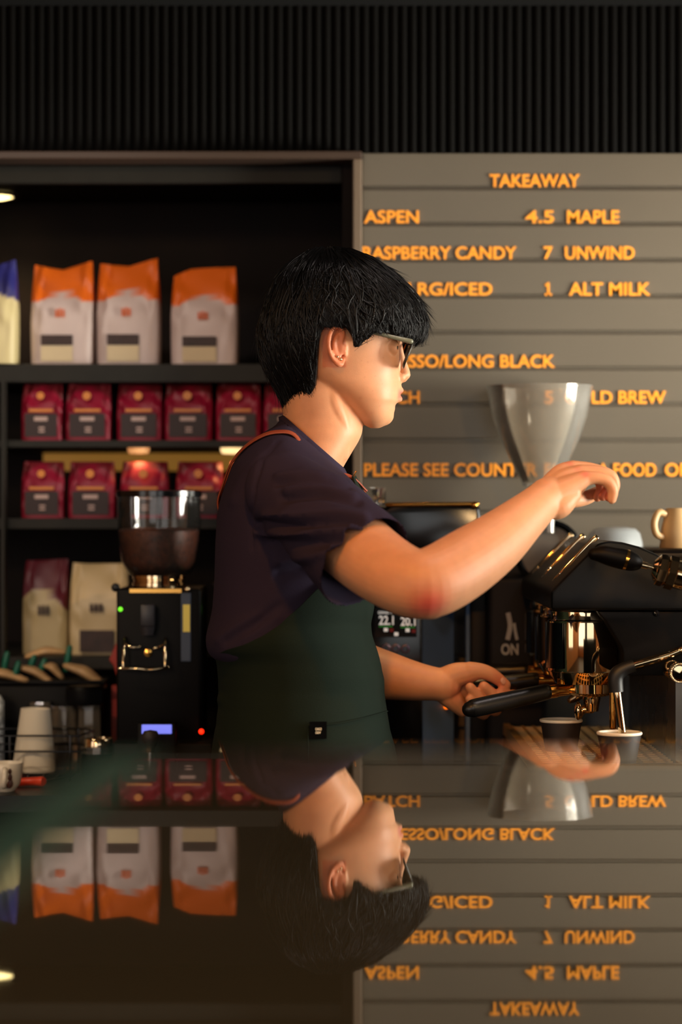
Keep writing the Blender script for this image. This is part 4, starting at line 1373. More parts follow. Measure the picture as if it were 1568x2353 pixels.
mk('bottle_body', lathe([(0, 0), (0.022, 0), (0.0235, 0.003), (0.0235, hb * 0.86), (0.018, hb * 0.93), (0.009, hb * 0.96), (0.009, hb), (0, hb)], bt.location, 36), mat('speckled_white', (200, 210, 212), 0.3, var=0.85, vscale=90), bt, angle=50)

# ------------------------------------------------------------------ the barista
man = thing('person', 'barista in profile in navy t-shirt and green apron, working the espresso machine', 'person', (PX(690, 0, MAN).x, MAN, 0.0))


def H(x, y, L=0.0):
    """photo pixel (x, y) at L photo-pixels nearer than the mid plane"""
    return PX(x, y, MAN - L * K)


def ring_pts(xb, xf, hw, y, n=64, ef=2.0, eb=2.0, xc=None, ew=2.0):
    """horizontal ring at photo height y, half width hw px; index 0 faces the front (+x), then the camera side"""
    xc = (xb + xf) / 2 if xc is None else xc
    out = []
    for i in range(n):
        a = 2 * math.pi * i / n
        c, s_ = math.cos(a), math.sin(a)
        if c >= 0:
            x = xc + (xf - xc) * abs(c) ** (2 / ef)
        else:
            x = xc - (xc - xb) * abs(c) ** (2 / eb)
        L = hw * math.copysign(abs(s_) ** (2 / ew), s_)
        out.append(((x - CX) * K, MAN - L * K, CZ + (CY - y) * K))
    return np.array(out)


# --- head: dense loft with the photo's profile, then nose, lips, lids, ear added and fused
HEAD = [  # y, back x, front x, half width
    (598, 745, 800, 10), (603, 712, 836, 42), (615, 682, 868, 74), (632, 658, 893, 98), (655, 638, 913, 115), (685, 624, 927, 124), (715, 616, 934, 127),
    (745, 615, 936, 126), (762, 616, 934, 124), (778, 619, 927, 121), (795, 624, 921, 118), (815, 632, 918, 115), (840, 646, 918, 111), (862, 664, 919, 107),
    (880, 690, 921, 103), (895, 722, 922, 98), (907, 745, 920, 93), (920, 766, 918, 87), (934, 784, 911, 79), (948, 800, 906, 70), (960, 814, 902, 60), (970, 828, 894, 48), (978, 840, 885, 34), (984, 852, 872, 16)]
rings = []
for y in np.concatenate([np.linspace(598, 640, 14), np.linspace(646, 984, 90)]):
    xb, xf, hw = (interp(y, HEAD, j) for j in (1, 2, 3))
    xc = xb + (xf - xb) * np.interp(y, [598, 700, 880, 984], [0.5, 0.52, 0.45, 0.5])
    ef = np.interp(y, [598, 690, 780, 860, 920, 984], [2.0, 2.3, 2.5, 2.35, 2.15, 2.0])
    rings.append(ring_pts(xb, xf, hw, y, 96, ef, 2.1, xc))
head_V, head_F = loft(rings)
# eye sockets, temple hollow and cheek
hx = head_V[:, 0] / K + CX
hy = CY - (head_V[:, 2] - CZ) / K
hL = (MAN - head_V[:, 1]) / K
for sg in (1, -1):
    g = np.exp(-(((hy - 796) / 15) ** 2 + ((sg * hL - 48) / 26) ** 2))
    head_V[:, 0] -= np.where(hx > 800, g, 0) * 9 * K
    g = np.exp(-(((hy - 842) / 24) ** 2 + ((sg * hL - 66) / 26) ** 2))
    head_V[:, 0] += np.where(hx > 800, g, 0) * 5 * K
g = np.exp(-(((hy - 790) / 12) ** 2 + (hL / 16) ** 2))
head_V[:, 0] -= np.where(hx > 800, g, 0) * 4 * K
g = np.exp(-(((hy - 931) / 6) ** 2 + (hL / 40) ** 2))
head_V[:, 0] -= np.where(hx > 800, g, 0) * 4 * K
parts = [(head_V, head_F)]
# nose
parts.append(tube([H(917, 786), H(919, 806), H(924, 828), H(929.5, 848), H(932, 858.5)], [v * K for v in (8, 8.5, 9.5, 11, 12)], 20, 5))
parts.append(ball(H(931.5, 861), tuple(v * K for v in (12.5, 14, 12)), 24, 16))
for sg in (1, -1):
    parts.append(ball(H(920, 867, sg * 16), tuple(v * K for v in (13, 10.5, 10)), 20, 14))
parts.append(tube([H(918, 873), H(930, 873)], [8 * K, 6 * K], 14, 1))
# lips
for (xx, yy, rx, rz, bend) in ((922.5, 897.0, 10.0, 6.3, 1), (919.0, 917.0, 10.0, 7.0, -1)):
    P_, R_ = [], []
    for q in np.linspace(-1, 1, 15):
        P_.append(H(xx - 15 * q * q - 3 * abs(q), yy + bend * (6 * q * q), q * 34))
        R_.append(max(0.8, rz * (1 - abs(q) ** 2.2)) * K)
    parts.append(tube(P_, R_, 14, 1, up=(1, 0, 0), flat=1.0))
# philtrum fill and chin
parts.append(ball(H(907, 887), tuple(v * K for v in (16.5, 26, 12)), 20, 14))
parts.append(ball(H(879, 953), tuple(v * K for v in (27, 36, 26)), 24, 16))
# lids: two thick patches of a sphere around each eye
EYES = [(896, 798, 50), (896, 798, -50)]


def lid(c, r, e0, e1, a0, a1, th, n=18, m=8):
    V, Fc = [], []
    for rr in (r, r - th):
        for j in range(m + 1):
            e = math.radians(e0 + (e1 - e0) * j / m)
            for i in range(n + 1):
                a = math.radians(a0 + (a1 - a0) * i / n)
                lim = e0 if abs(e0) < abs(e1) else e1
                far_ = e1 if abs(e0) < abs(e1) else e0
                lim = lim * max(0.0, math.cos(min(1.5 * abs(a), math.pi / 2)))
                fj = j / m if far_ == e1 else 1 - j / m
                e = math.radians(lim + (far_ - lim) * fj)
                V.append((c.x + rr * math.cos(e) * math.cos(a), c.y + rr * math.cos(e) * math.sin(a), c.z + rr * math.sin(e)))
    q = (m + 1) * (n + 1)
    for j in range(m):
        for i in range(n):
            a_ = j * (n + 1) + i
            Fc += [[a_, a_ + 1, a_ + n + 2, a_ + n + 1], [q + a_ + 1, q + a_, q + a_ + n + 1, q + a_ + n + 2]]
    for j in range(m):
        a_ = j * (n + 1)
        Fc.append([a_, a_ + n + 1, q + a_ + n + 1, q + a_])
        a_ = j * (n + 1) + n
        Fc.append([a_ + n + 1, a_, q + a_, q + a_ + n + 1])
    for i in range(n):
        Fc.append([i + 1, i, q + i, q + i + 1])
        a_ = m * (n + 1) + i
        Fc.append([a_, a_ + 1, q + a_ + 1, q + a_])
    return np.array(V), Fc


for ex, ey, eL in EYES:
    c = H(ex, ey, eL)
    parts.append(lid(c, 22.5 * K, 9, 85, -110, 110, 5.5 * K))
    parts.append(lid(c, 22.0 * K, -85, -17, -110, 110, 5.5 * K))
# ears
for sg in (1, -1):
    def E(x, y, L):
        # the near ear sits closer to the lens, so its photo place is read at its own distance
        if sg > 0:
            return PX(x, y, MAN - L * K)
        p = PX(x, y, MAN - L * K)
        return Vector((p.x, 2 * MAN - p.y, p.z))
    kk = K * 0.985
    parts.append(tube([E(794, 790, 116), E(787, 782, 122), E(789, 768, 126), E(783, 754, 130), E(771, 752, 134), E(761, 763, 138), E(756, 782, 140), E(757, 803, 138), E(763, 820, 134), E(770, 831, 130)],
                      [v * kk for v in (3.5, 4.2, 4.8, 5.2, 5.4, 5.4, 5.2, 5.0, 4.8, 5.0)], 14, 5))
    parts.append(tube([E(769, 829, 130), E(777, 836, 128), E(785, 837, 124), E(789, 828, 119)], [v * kk for v in (6.0, 7.2, 6.2, 4.5)], 14, 4))
    parts.append(tube([E(776, 770, 126), E(769, 783, 128), E(768, 800, 128), E(773, 815, 127), E(780, 822, 125)], [v * kk for v in (4.6, 5.0, 5.0, 4.8, 4.2)], 12, 4))
    parts.append(tube([E(793, 796, 117), E(792, 806, 121), E(793, 814, 118)], [v * kk for v in (5, 5.5, 4.5)], 12, 3))
    cE = E(774, 793, 121)
    gE = ball(cE, (17 * kk, 5 * kk, 40 * kk), 24, 16)
    parts.append(rot(gE, cE, 'Z', -18 * sg))
# neck
NECK = [(850, 665, 800, 84), (880, 656, 806, 88), (910, 652, 815, 90), (940, 650, 826, 90), (965, 651, 833, 89), (985, 652, 834, 90), (1000, 650, 831, 92), (1015, 648, 824, 92), (1035, 645, 812, 94), (1060, 642, 797, 96), (1090, 640, 780, 98)]
parts.append(loft([ring_pts(interp(y, NECK, 1), interp(y, NECK, 2), interp(y, NECK, 3), y, 64, 2.1, 2.1) for y in np.linspace(850, 1090, 40)]))
# sternomastoid hint
parts.append(tube([H(748, 880, 60), H(768, 930, 66), H(788, 985, 56), H(786, 1045, 36)], [v * K for v in (20, 22, 20, 16)], 16, 4))
# trunk under the clothes
TR = [(1000, 655, 785, 92), (1030, 625, 800, 150), (1075, 590, 815, 230), (1115, 555, 825, 265), (1170, 530, 835, 280), (1250, 515, 850, 280), (1400, 515, 838, 255), (1550, 520, 850, 245), (1700, 510, 870, 262), (1800, 520, 860, 262)]
def shear(V_, y0):
    """tilt the upper rings like the neckline, low at the front"""
    s_ = min(1.0, max(0.0, (1150 - y0) / 184.0))
    x_ = V_[:, 0] / K + CX
    V_ = V_.copy()
    V_[:, 2] -= s_ * 0.87 * (x_ - 655) * K
    return V_


parts.append(loft([shear(ring_pts(interp(y, TR, 1), interp(y, TR, 2), interp(y, TR, 3), y, 48, 2.3, 2.3, None, 2.3), y) for y in np.linspace(1000, 1800, 44)]))

# near arm (his right), elbow lifted towards the lens
RA = [((648, 1122), 3.20, .045), ((710, 1166), 3.155, .050), ((780, 1222), 3.105, .050), ((850, 1284), 3.06, .0470), ((915, 1326), 3.015, .0440), ((965, 1343), 2.995, .0430),
      ((1012, 1330), 3.01, .0440), ((1075, 1292), 3.045, .0430), ((1140, 1246), 3.085, .0385), ((1200, 1194), 3.12, .0310), ((1240, 1158), 3.145, .0262), ((1262, 1140), 3.157, .0258)]
parts.append(tube([PX(p[0], p[1], d) for p, d, r in RA], [r for p, d, r in RA], 32, 6))
parts.append(ball(PX(986, 1368, 3.0), 0.030, 20, 14))
# far arm (his left)
LA = [((640, 1122), 3.54, .046), ((620, 1250), 3.60, .050), ((625, 1400), 3.635, .045), ((650, 1500), 3.64, .042), ((720, 1520), 3.62, .042), ((800, 1530), 3.60, .041), ((870, 1548), 3.58, .0375), ((940, 1563), 3.565, .0305), ((995, 1571), 3.557, .0252), ((1022, 1574), 3.555, .0250)]
parts.append(tube([PX(p[0], p[1], d) for p, d, r in LA], [r for p, d, r in LA], 28, 6))
# right hand: back of the hand up, fingers drooping
def chain(pts, rad, n=14, sub=4):
    return tube([PX(x, y, d) for x, y, d in pts], rad, n, sub)


RH = [
    chain([(1258, 1146, 3.150), (1300, 1122, 3.155), (1342, 1101, 3.160)], [.020, .016, .0115]),
    chain([(1258, 1140, 3.160), (1296, 1106, 3.172), (1331, 1088, 3.178)], [.020, .016, .0115]),
    chain([(1258, 1136, 3.168), (1290, 1092, 3.185), (1316, 1078, 3.197)], [.020, .015, .0118]),
    chain([(1258, 1140, 3.172), (1284, 1098, 3.200), (1305, 1083, 3.217)], [.020, .015, .0115]),
    chain([(1262, 1162, 3.152), (1286, 1160, 3.152), (1316, 1138, 3.156)], [.017, .0185, .0120]),
    chain([(1268, 1150, 3.178), (1300, 1136, 3.180), (1330, 1112, 3.180)], [.020, .017, .0125]),
    # little, ring, middle, index finger
    chain([(1342, 1099, 3.160), (1372, 1098, 3.160), (1396, 1106, 3.162), (1409, 1126, 3.164), (1407, 1148, 3.166)], [.0105, .0085, .0084, .0076, .0062]),
    chain([(1331, 1086, 3.178), (1370, 1084, 3.178), (1403, 1094, 3.180), (1412, 1118, 3.182), (1400, 1142, 3.184)], [.0112, .0090, .0088, .0080, .0066]),
    chain([(1316, 1077, 3.197), (1360, 1079, 3.198), (1394, 1092, 3.200), (1402, 1118, 3.202), (1386, 1140, 3.203)], [.0115, .0092, .0090, .0082, .0068]),
    chain([(1305, 1083, 3.217), (1348, 1087, 3.220), (1378, 1102, 3.222), (1384, 1124, 3.223), (1374, 1142, 3.223)], [.0112, .0090, .0088, .0080, .0068]),
    # thumb, on the far side
    chain([(1284, 1140, 3.200), (1318, 1148, 3.222), (1350, 1143, 3.236), (1374, 1130, 3.240)], [.015, .0115, .0098, .0080]),
]
parts += RH
# left hand closed around the second portafilter handle
LH = [
    chain([(1018, 1566, 3.555), (1050, 1551, 3.553), (1084, 1545, 3.553)], [.020, .0185, .0150]),
    chain([(1016, 1582, 3.557), (1038, 1604, 3.560), (1062, 1630, 3.570)], [.018, .0170, .0110]),
    chain([(1018, 1574, 3.560), (1062, 1572, 3.575), (1108, 1562, 3.592)], [.022, .0170, .0130]),
    chain([(1018, 1576, 3.560), (1054, 1588, 3.575), (1088, 1600, 3.588)], [.022, .0170, .0130]),
    chain([(1040, 1576, 3.566), (1080, 1580, 3.582), (1106, 1582, 3.592)], [.018, .0160, .0120]),
    # thumb
    chain([(1080, 1543, 3.551), (1108, 1543, 3.551), (1134, 1553, 3.553), (1163, 1574, 3.555)], [.0150, .0120, .0105, .0078]),
    # index, middle, ring, little: behind the handle, then forward with the tips towards the palm
    chain([(1126, 1560, 3.604), (1160, 1570, 3.612), (1182, 1588, 3.602), (1176, 1598, 3.566), (1152, 1590, 3.548)], [.0115, .0092, .0088, .0084, .0074]),
    chain([(1112, 1576, 3.604), (1146, 1594, 3.612), (1166, 1612, 3.598), (1150, 1608, 3.556), (1112, 1577, 3.540)], [.0115, .0095, .0092, .0090, .0078]),
    chain([(1098, 1590, 3.600), (1126, 1614, 3.606), (1140, 1632, 3.590), (1118, 1622, 3.550), (1081, 1580, 3.534)], [.0112, .0092, .0090, .0088, .0076]),
    chain([(1084, 1602, 3.592), (1106, 1630, 3.594), (1112, 1642, 3.576), (1096, 1632, 3.548), (1079, 1606, 3.534)], [.0105, .0086, .0082, .0078, .0066]),
]
parts += LH
bV, bF = voxel(join(*parts), 0.0017, 6, 0.5)

# skin tones: lips, ears, knuckles and elbow are redder; brows, spots; nails
cb = np.tile(np.array(lin((214, 154, 114))), (len(bV), 1))
bx_ = bV[:, 0] / K + CX
by_ = CY - (bV[:, 2] - CZ) / K
bL = (MAN - bV[:, 1]) / K


def blend(mask, rgb):
    global cb
    m_ = np.clip(mask, 0, 1)[:, None]
    cb = cb * (1 - m_) + np.array(lin(rgb)) * m_


def spot(p, r, rgb, k_):
    dd = np.linalg.norm(bV - np.array(tuple(p)), axis=1)
    blend(k_ * np.exp(-(dd / r) ** 2), rgb)


headm = (by_ < 990) & (bx_ > 600)
lipm = np.exp(-(((by_ - 907.5) / 13) ** 4)) * np.exp(-((bL / 34) ** 6)) * (bx_ > 893 + 0.0 * bL) * headm
blend(0.75 * lipm, (190, 96, 84))
ear = (np.abs(bL) > 104) & (bx_ > 742) & (bx_ < 795) & (by_ > 740) & (by_ < 850)
blend(0.55 * ear, (216, 110, 72))
for p, r, k_ in ((H(852, 945, 60), 7 * K, .5), (H(836, 905, 80), 5 * K, .35), (H(829, 913, 84), 4 * K, .35), (H(806, 966, 80), 5 * K, .7), (H(884, 858, 60), 2.5 * K, .5), (H(869, 846, 75), 2.5 * K, .4), (H(850, 935, 66), 4 * K, .4), (H(868, 920, 60), 3 * K, .35)):
    spot(p, r, (170, 70, 58), k_)
for x, y in ((870, 800), (845, 838), (862, 870), (878, 885), (838, 872), (856, 902), (890, 900), (872, 935), (890, 940), (880, 828), (830, 835)):
    for q in range(1):
        i = np.argmin((bx_ - x - 3 * q) ** 2 + (by_ - y - 4 * q) ** 2 + np.where(bL > 20, 0, 1e6))
        spot(bV[i], 1.8 * K, (170, 100, 72), .25)
for x, y, d, r, k_ in ((990, 1392, 2.96, .022, .75), (975, 1405, 2.96, .02, .4), (1031, 1305, 2.98, .006, .5), (1346, 1089, 3.150, .006, .6), (1329, 1074, 3.165, .005, .5), (1310, 1062, 3.185, .006, .5), (940, 1220, 3.02, .02, .25)):
    spot(PX(x, y, d), r, (212, 74, 66), k_)
for (x, y, d) in ((1385, 1125, 3.19), (1395, 1140, 3.185), (1378, 1135, 3.21)):
    spot(PX(x, y, d), 0.014, (206, 70, 48), .6)
for (x, y, d) in ((1080, 1578, 3.545), (1112, 1576, 3.55), (1150, 1586, 3.555), (1095, 1595, 3.55), (1050, 1595, 3.54), (1150, 1565, 3.545), (1130, 1592, 3.56)):
    spot(PX(x, y, d), 0.012, (214, 92, 60), .45)
brow = np.exp(-(((by_ - 766 + 0.06 * (np.abs(bL) - 55)) / 5.5) ** 4)) * np.exp(-(((np.abs(bL) - 58) / 36) ** 6)) * (bx_ > 850)
blend(0.8 * brow, (44, 32, 26))
# short hair shadow around the sideburn and nape
body_o = mk('body', (bV, bF), M['skin'], man, col=cb, angle=180)
body_bvh = BVHTree.FromPolygons([Vector(v) for v in bV], bF)


def nail(px_, py_, d, rx, rz, roll):
    hit = body_bvh.ray_cast(Vector((0, 0, CZ)), (PX(px_, py_, d) - Vector((0, 0, CZ))).normalized())
    if hit[0] is None:
        return
    p, nrm = hit[0], hit[1]
    g_ = ball((0, 0, 0), (rx, rz, 0.0011), 16, 8)
    q_ = nrm.to_track_quat('Z', 'X')
    R_ = np.array((q_.to_matrix() @ Matrix.Rotation(math.radians(roll), 3, 'Z')))
    mk('nail', (g_[0] @ R_.T + np.array(p), g_[1]), M['nail'], man, angle=180)


nail(1157, 1565, 3.55, 0.0052, 0.0040, 20)

for ex, ey, eL in EYES:
    c = H(ex, ey, eL)
    g_ = ball((0, 0, 0), 19.8 * K, 32, 24)
    Vb = g_[0]
    Vb = np.stack([Vb[:, 2], Vb[:, 1], -Vb[:, 0]], 1)      # pole along +x
    lat = np.degrees(np.arccos(np.clip(Vb[:, 0] / (19.8 * K), -1, 1)))
    ce = np.tile(np.array(lin((214, 200, 190))), (len(Vb), 1))
    ce[lat < 31] = lin((38, 24, 18))
    ce[lat < 13] = lin((6, 5, 5))
    mk('eye', (Vb + np.array(c), g_[1]), M['eye'], man, col=ce, angle=180)

# ------------------------------------------------------------------ hair
HAIR = [  # y, back, front, half width
    (566, 742, 766, 4), (569, 718, 794, 30), (574, 704, 810, 56), (584, 690, 836, 88), (598, 668, 866, 112), (615, 650, 892, 128), (640, 630, 926, 140), (667, 617, 953, 147), (700, 605, 973, 151),
    (731, 597, 982, 152), (750, 593, 985, 151), (776, 592, 980, 148), (800, 595, 960, 142), (820, 599, 940, 136), (850, 609, 930, 124), (880, 625, 925, 110), (905, 637, 900, 98), (930, 647, 880, 88), (948, 653, 860, 82)]
BND = [(0, 783), (12, 788), (24, 790), (36, 782), (48, 770), (58, 764), (66, 766), (71, 782), (75, 797), (79, 792), (82, 768), (85, 752), (98, 752), (101, 766), (103, 800), (105, 850), (109, 884), (116, 908), (128, 924), (145, 936), (165, 944), (180, 946)]


def hair_pt(phi, y, off=0.0):
    """phi in degrees: 0 front, 90 camera side, 180 back; off in px outward"""
    xb, xf, hw = (interp(y, HAIR, j) for j in (1, 2, 3))
    xc = 775.0 if y > 600 else 762 + 13 * (y - 566) / 34
    c, s_ = np.cos(np.radians(phi)), np.sin(np.radians(phi))
    ax = np.where(c >= 0, xf - xc, xc - xb)
    e = 2 / 2.15
    x = xc + ax * np.sign(c) * np.abs(c) ** e
    L = hw * np.sign(s_) * np.abs(s_) ** e
    nx_, nl = c, s_
    return x + off * nx_, y - off * 0.35 * np.clip((700 - y) / 130, 0, 1) * 2, L + off * nl


def bnd(phi):
    p = abs(((phi + 180) % 360) - 180)
    return np.interp(p, [b[0] for b in BND], [b[1] for b in BND])


def hclump(phi, t):
    """clump relief in px, streaks that run down along the hair"""
    a = math.radians(phi)
    w_ = 0.25 * math.sin(5 * t + 2 * a)
    return (2.6 * noise.noise(Vector((9 * math.cos(a + w_), 9 * math.sin(a + w_), 1.3 * t))) + 2.2 * noise.noise(Vector((22 * math.cos(a - w_), 22 * math.sin(a - w_), 2 * t + 5)))) * min(1, 0.25 + t * 1.4) * 1.5 + 7.0 * noise.noise(Vector((2.6 * math.cos(a), 2.6 * math.sin(a), 2.4 * t + 11)))


def jag(phi):
    p_ = phi % 360
    return 8 * noise.noise(Vector((p_ * 0.16, 3.1, 0))) + 7 * noise.noise(Vector((p_ * 0.45, 9.1, 0)))


NP, NT = 300, 70
Vo, Vi = [], []
for j in range(NT + 1):
    t_ = j / NT
    for i in range(NP):
        phi = 360.0 * i / NP
        yb = bnd(phi) + jag(phi)
        y = 566.5 + (yb - 566.5) * (t_ ** 1.15)
        ins = 6 + 9 * max(0, t_ - 0.9) * 10 * 0.5
        x, yy, L = hair_pt(phi, y, hclump(phi, t_) - 3.0 - 4 * max(0, (t_ - 0.85) / 0.15))
        Vo.append(tuple(H(x, yy, L)))
        xi, yi, Li = hair_pt(phi, y, -24 if t_ < 0.97 else -14)
        if t_ < 0.03:
            yi += 18
        Vi.append(tuple(H(xi, yi + 0, Li)))
nv_ = len(Vo)
Fh = []
for j in range(NT):
    for i in range(NP):
        k_ = (i + 1) % NP
        Fh.append([j * NP + i, (j + 1) * NP + i, (j + 1) * NP + k_, j * NP + k_])
        Fh.append([nv_ + j * NP + k_, nv_ + (j + 1) * NP + k_, nv_ + (j + 1) * NP + i, nv_ + j * NP + i])
for i in range(NP):
    k_ = (i + 1) % NP
    Fh.append([NT * NP + i, nv_ + NT * NP + i, nv_ + NT * NP + k_, NT * NP + k_])
Fh.append([i for i in range(NP)])
Fh.append([nv_ + i for i in range(NP - 1, -1, -1)])
hair_o = mk('hair', (np.array(Vo + Vi), Fh), M['hair'], man, angle=180, label='thick black hair with a heavy fringe')

# strands lying on the volume, their tips running past its edge
strands = []
for q in range(3000):
    phi = RNG.uniform(0, 360)
    t0 = RNG.uniform(0.0, 0.72) if RNG.uniform() < 0.75 else RNG.uniform(0.5, 0.9)
    ln = RNG.uniform(0.25, 0.55)
    t1 = min(t0 + ln, 1.0 + (RNG.uniform(-0.03, 0.035) if RNG.uniform() < 0.85 else RNG.uniform(0.02, 0.075)))
    lift0 = RNG.uniform(-2.0, 2.5)
    lift1 = RNG.uniform(-1.0, 5.0) + (4 if RNG.uniform() < 0.10 else 0)
    # fringe sweeps forward: drift of phi towards the front on the upper half
    side = 1 if (phi % 360) < 180 else -1
    drift = RNG.normal(-4 * side, 7)
    pts = []
    ns = 8
    for s_ in range(ns + 1):
        f = s_ / ns
        t_ = t0 + (t1 - t0) * f
        ph = phi + drift * f + 2.5 * math.sin(3 * f + q)
        y = 566.5 + (bnd(ph) - 566.5) * (max(t_, 0.001) ** 1.15)
        off = lift0 + (lift1 - lift0) * f * f + hclump(ph, t_) - 3.0
        if t_ > 0.85:
            off -= 4 * (t_ - 0.85) / 0.15
        x, yy, L = hair_pt(ph, y, off)
        pts.append(H(float(x), float(yy), float(L)))
    r0 = RNG.uniform(0.8, 1.7) * K
    strands.append(tube(pts, [r0 * (1 - 0.85 * (i / ns) ** 1.5) for i in range(ns + 1)], 5, 1, 'flat'))
# thicker pointed locks that break the outline into clumps
for q in range(900):
    phi = RNG.uniform(0, 360)
    t0 = RNG.uniform(0.0, 0.75)
    t1 = min(t0 + RNG.uniform(0.22, 0.5), 1.0 + RNG.uniform(-0.02, 0.05))
    side = 1 if (phi % 360) < 180 else -1
    drift = RNG.normal(-6 * side, 9)
    bow = RNG.normal(0, 4)
    lift = RNG.uniform(-1.5, 4.0)
    tipl = RNG.uniform(0, 5)
    pts = []
    ns = 9
    for s_ in range(ns + 1):
        f = s_ / ns
        t_ = t0 + (t1 - t0) * f
        ph = phi + drift * f + bow * math.sin(math.pi * f)
        y = 566.5 + (bnd(ph) + 0.6 * jag(ph) - 566.5) * (max(t_, 0.001) ** 1.15)
        x, yy, L = hair_pt(ph, y, -3.0 + lift * math.sin(math.pi * min(1, f * 1.2)) + tipl * f * f)
        pts.append(H(float(x), float(yy), float(L)))
    r0 = RNG.uniform(1.2, 2.5) * K
    strands.append(tube(pts, [r0 * (0.35 + 0.65 * math.sin(math.pi * min(1, 0.18 + i / ns * 0.6))) * (1 - (i / ns) ** 2.2) + 0.2 * K for i in range(ns + 1)], 7, 1, 'flat'))
# loose hairs standing off the fringe, crown and nape
for q in range(420):
    u = RNG.uniform()
    if u < 0.42:
        phi, t0 = RNG.normal(0, 22), RNG.uniform(0.45, 0.9)
    elif u < 0.72:
        phi, t0 = RNG.uniform(0, 360), RNG.uniform(0.02, 0.3)
    else:
        phi, t0 = 180 + RNG.normal(0, 35), RNG.uniform(0.35, 0.9)
    pts = []
    out = RNG.uniform(5, 26)
    curl = RNG.normal(0, 10)
    ns = 7
    for s_ in range(ns + 1):
        f = s_ / ns
        t_ = min(t0 + 0.22 * f, 1.03)
        y = 566.5 + (bnd(phi + curl * f) - 566.5) * (t_ ** 1.15)
        x, yy, L = hair_pt(phi + curl * f, y, out * f * f - 1)
        pts.append(H(float(x), float(yy), float(L)))
    strands.append(tube(pts, [0.55 * K * (1 - 0.8 * i / ns) for i in range(ns + 1)], 4, 1, 'flat'))
so = mk('hair_strands', join(*strands), M['hair'], hair_o, angle=180)
so['kind'] = 'stuff'

# ------------------------------------------------------------------ glasses and ear studs
gl = mk('glasses_frame', tube([H(835, 760, 122), H(862, 765, 120), H(900, 774, 116), H(941, 783.5, 108), H(946, 785, 104)], [2.2 * K, 3.4 * K, 3.8 * K, 4.6 * K, 4.4 * K], 12, 4, flat=1.25, up=(0, 0, 1)), M['frame'], man, angle=60, label='olive green glasses frame')
mk('temple', tube([H(835, 760, -122), H(862, 765, -120), H(900, 774, -116), H(941, 783.5, -108), H(946, 785, -104)], [2.2 * K, 3.4 * K, 3.8 * K, 4.6 * K, 4.4 * K], 12, 4, flat=1.25, up=(0, 0, 1)), M['frame'], gl, angle=60)


def front(u, v):
    """lens plane: u sideways px from the middle, v 0 top .. 1 bottom"""
    x = 947 - 24 * v - 9 * (abs(u) / 104) ** 2 + 12 * u / 104
    return H(x, 785 + 60 * v, u)


for sg in (1, -1):
    loop = []
    for q in range(33):
        a = 2 * math.pi * q / 32
        cu, su = math.cos(a), math.sin(a)
        u = 58 + 45 * math.copysign(abs(cu) ** 0.6, cu)
        v = 0.5 - 0.5 * math.copysign(abs(su) ** 0.6, su)
        loop.append(front(sg * u, v))
    mk('rim', tube(loop, 2.5 * K, 10, 1, 'flat'), M['rimdark'], gl, angle=60)
    cen = front(sg * 58, 0.5)
    Vl = [tuple(cen)] + [tuple(p) for p in loop[:-1]]
    Vl2 = [(x - 1.2 * K, y, z) for x, y, z in Vl]
    m_ = 32
    Fl = [[0, 1 + i, 1 + (i + 1) % m_] for i in range(m_)] + [[m_ + 1, m_ + 2 + (i + 1) % m_, m_ + 2 + i] for i in range(m_)] + [[1 + i, m_ + 2 + i, m_ + 2 + (i + 1) % m_, 1 + (i + 1) % m_] for i in range(m_)]
    mk('lens', (np.array(Vl + Vl2), Fl), M['lens'], gl, angle=40, label='dark tinted lens')
mk('bridge', tube([front(14, 0.22), front(0, 0.14), front(-14, 0.22)], 3.2 * K, 12, 4), M['frame'], gl)
for x, y, r in ((775.5, 820, 2.9), (783, 825.5, 4.2)):
    h_ = body_bvh.ray_cast(Vector((0, 0, CZ)), (PX(x, y, 3.3) - Vector((0, 0, CZ))).normalized())
    if h_[0] is not None:
        mk('ear_stud', ball(h_[0], r * K, 20, 14), M['chrome'], man, angle=180, label='small silver ear stud')

# ------------------------------------------------------------------ clothes
def pl_dist(px_, py_, pts):
    """pixel distance of many points to a polyline"""
    best = np.full(len(px_), 1e9)
    for (xa, ya), (xb, yb) in zip(pts[:-1], pts[1:]):
        dx, dy = xb - xa, yb - ya
        t_ = np.clip(((px_ - xa) * dx + (py_ - ya) * dy) / (dx * dx + dy * dy), 0, 1)
        best = np.minimum(best, np.hypot(px_ - xa - t_ * dx, py_ - ya - t_ * dy))
    return best


def folds(geo, table, dmax, hem=None):
    """raise (+) or sink (-) soft cloth folds along polylines on the camera-side of the garment"""
    V, Fc = geo
    N = normals(geo)
    px_, py_ = proj(V)
    side = np.clip((dmax - V[:, 1]) / 0.06, 0, 1) * np.clip(0.35 - N[:, 1], 0, 1)
    D = np.zeros(len(V))
    gain = 1.7
    for amp, sig, pts in table:
        D += amp * np.exp(-(pl_dist(px_, py_, pts) / sig) ** 2)
    if hem:
        D *= np.clip((pl_dist(px_, py_, hem) - 12) / 40, 0, 1)
    return V + N * (gain * D * side)[:, None], Fc


SH = [(966, 645, 790, 100), (985, 640, 820, 160), (1005, 625, 838, 225), (1030, 600, 850, 280), (1060, 570, 856, 308), (1095, 537, 858, 318), (1150, 507, 858, 322), (1185, 500, 858, 320), (1250, 496, 862, 310),
      (1330, 494, 856, 292), (1400, 489, 848, 282), (1465, 473, 838, 276), (1492, 476, 842, 272), (1505, 484, 846, 264), (1516, 503, 850, 256), (1540, 512, 856, 256), (1600, 514, 862, 258), (1760, 512, 872, 266)]


